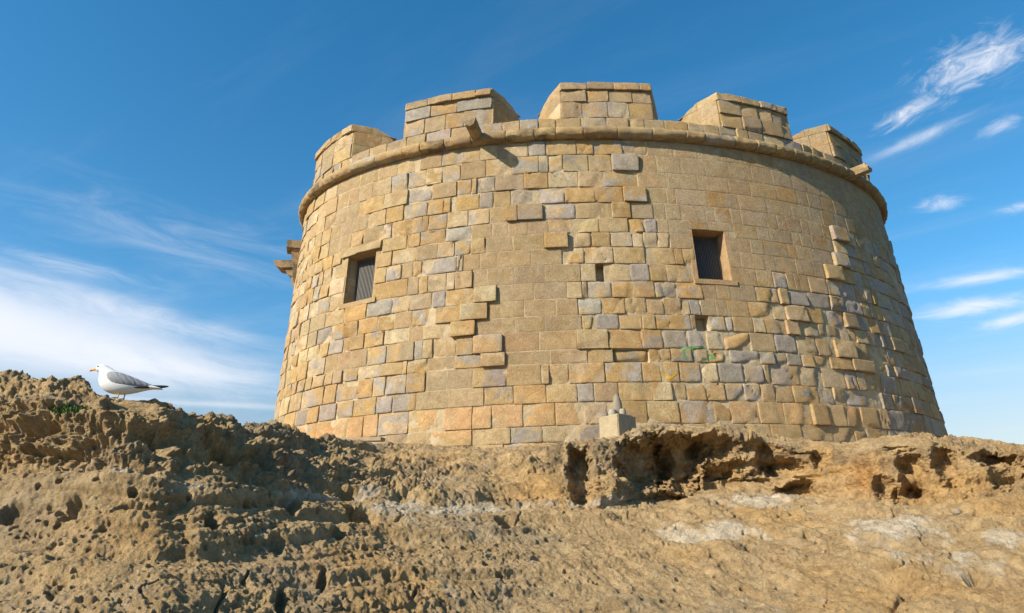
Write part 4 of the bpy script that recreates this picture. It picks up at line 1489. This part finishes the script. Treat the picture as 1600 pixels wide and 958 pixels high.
for sg in (-1, 1):
    V, F = [], []
    c = np.array([-0.199, sg * 0.0275, 0.268])
    for i in range(7):
        a = math.pi * i / 6
        for k in range(10):
            f = 2 * math.pi * k / 10
            V.append(c + 0.0072 * np.array([math.sin(a) * math.cos(f), math.cos(a), math.sin(a) * math.sin(f)]))
    F = [(i * 10 + k, i * 10 + (k + 1) % 10, (i + 1) * 10 + (k + 1) % 10, (i + 1) * 10 + k) for i in range(6) for k in range(10)]
    gadd('eye', V, F, MAT_EYE)
    # folded wing: a shell over the back and flank
    secs = [(-0.115, 0.196, 0.012, 0.012), (-0.105, 0.188, 0.022, 0.030), (-0.075, 0.172, 0.027, 0.050), (-0.03, 0.160, 0.029, 0.056), (0.02, 0.150, 0.028, 0.054), (0.07, 0.139, 0.026, 0.046),
            (0.12, 0.127, 0.022, 0.036), (0.17, 0.117, 0.017, 0.026), (0.22, 0.107, 0.012, 0.017), (0.255, 0.100, 0.008, 0.010)]
    yc = [0.034, 0.042, 0.052, 0.057, 0.056, 0.052, 0.043, 0.034, 0.026, 0.020]
    secs = [(x, z, ry, rz, 0.0, sg * y) for (x, z, ry, rz), y in zip(secs, yc)]
    V, F = loft(secs, 16)
    wg = gadd('wing', V, F, MAT_GREY, sub=1)
    # white edge of the folded wing and black primaries beyond it
    V, F = loft([(0.205, 0.103, 0.008, 0.009, 0, sg * 0.030), (0.235, 0.100, 0.010, 0.012, 0, sg * 0.026), (0.262, 0.098, 0.005, 0.006, 0, sg * 0.020)], 10)
    gadd('tertial_edge', V, F, MAT_WHITE, wg, sub=1)
    V, F = loft([(0.10, 0.086, 0.006, 0.006, 0, sg * 0.048), (0.17, 0.088, 0.010, 0.012, 0, sg * 0.036), (0.24, 0.096, 0.011, 0.013, 0, sg * 0.022), (0.30, 0.100, 0.009, 0.012, 0, sg * 0.012), (0.345, 0.102, 0.006, 0.009, 0, sg * 0.008), (0.375, 0.104, 0.002, 0.003, 0, sg * 0.006)], 10)
    gadd('primary_feathers', V, F, MAT_BLACK, wg, sub=1)
# legs: feathered thigh, shank, three webbed toes and a hind toe
for sg, dx in ((-1, 0.0), (1, 0.022)):
    V, F = [], []
    pts = [(0.012 + dx, sg * 0.030, 0.075, 0.012), (0.010 + dx, sg * 0.030, 0.058, 0.0065), (0.002 + dx, sg * 0.030, 0.045, 0.0058), (0.0 + dx, sg * 0.030, 0.022, 0.0048), (-0.002 + dx, sg * 0.030, 0.006, 0.006)]
    seg = 8
    for (x, y, z, r) in pts:
        for k in range(seg):
            a = 2 * math.pi * k / seg
            V.append((x + r * math.cos(a), y + r * math.sin(a), z))
    for i in range(len(pts) - 1):
        for k in range(seg):
            F.append((i * seg + k, (i + 1) * seg + k, (i + 1) * seg + (k + 1) % seg, i * seg + (k + 1) % seg))
    leg = gadd('leg', V, F, MAT_LEG)
    V, F = [], []
    tips = [(-0.045, -0.022), (-0.052, 0.0), (-0.045, 0.022)]
    top_, bot_ = 0.009, 0.0
    V = [(dx + 0.004, sg * 0.030, 0.012)] + [(dx + a, sg * 0.030 + c, 0.004) for a, c in tips] + [(dx - 0.035, sg * 0.030 - 0.010, 0.004), (dx - 0.035, sg * 0.030 + 0.010, 0.004)]
    V += [(dx + 0.004, sg * 0.030, 0.0)] + [(dx + a, sg * 0.030 + c, 0.0) for a, c in tips] + [(dx - 0.035, sg * 0.030 - 0.010, 0.0), (dx - 0.035, sg * 0.030 + 0.010, 0.0)]
    out = [0, 1, 4, 2, 5, 3]
    F = [tuple(reversed(out)), tuple(6 + i for i in out)]
    for i in range(6):
        a, c = out[i], out[(i + 1) % 6]
        F.append((a, c, 6 + c, 6 + a))
    gadd('foot', V, F, MAT_LEG, leg, smooth=False)
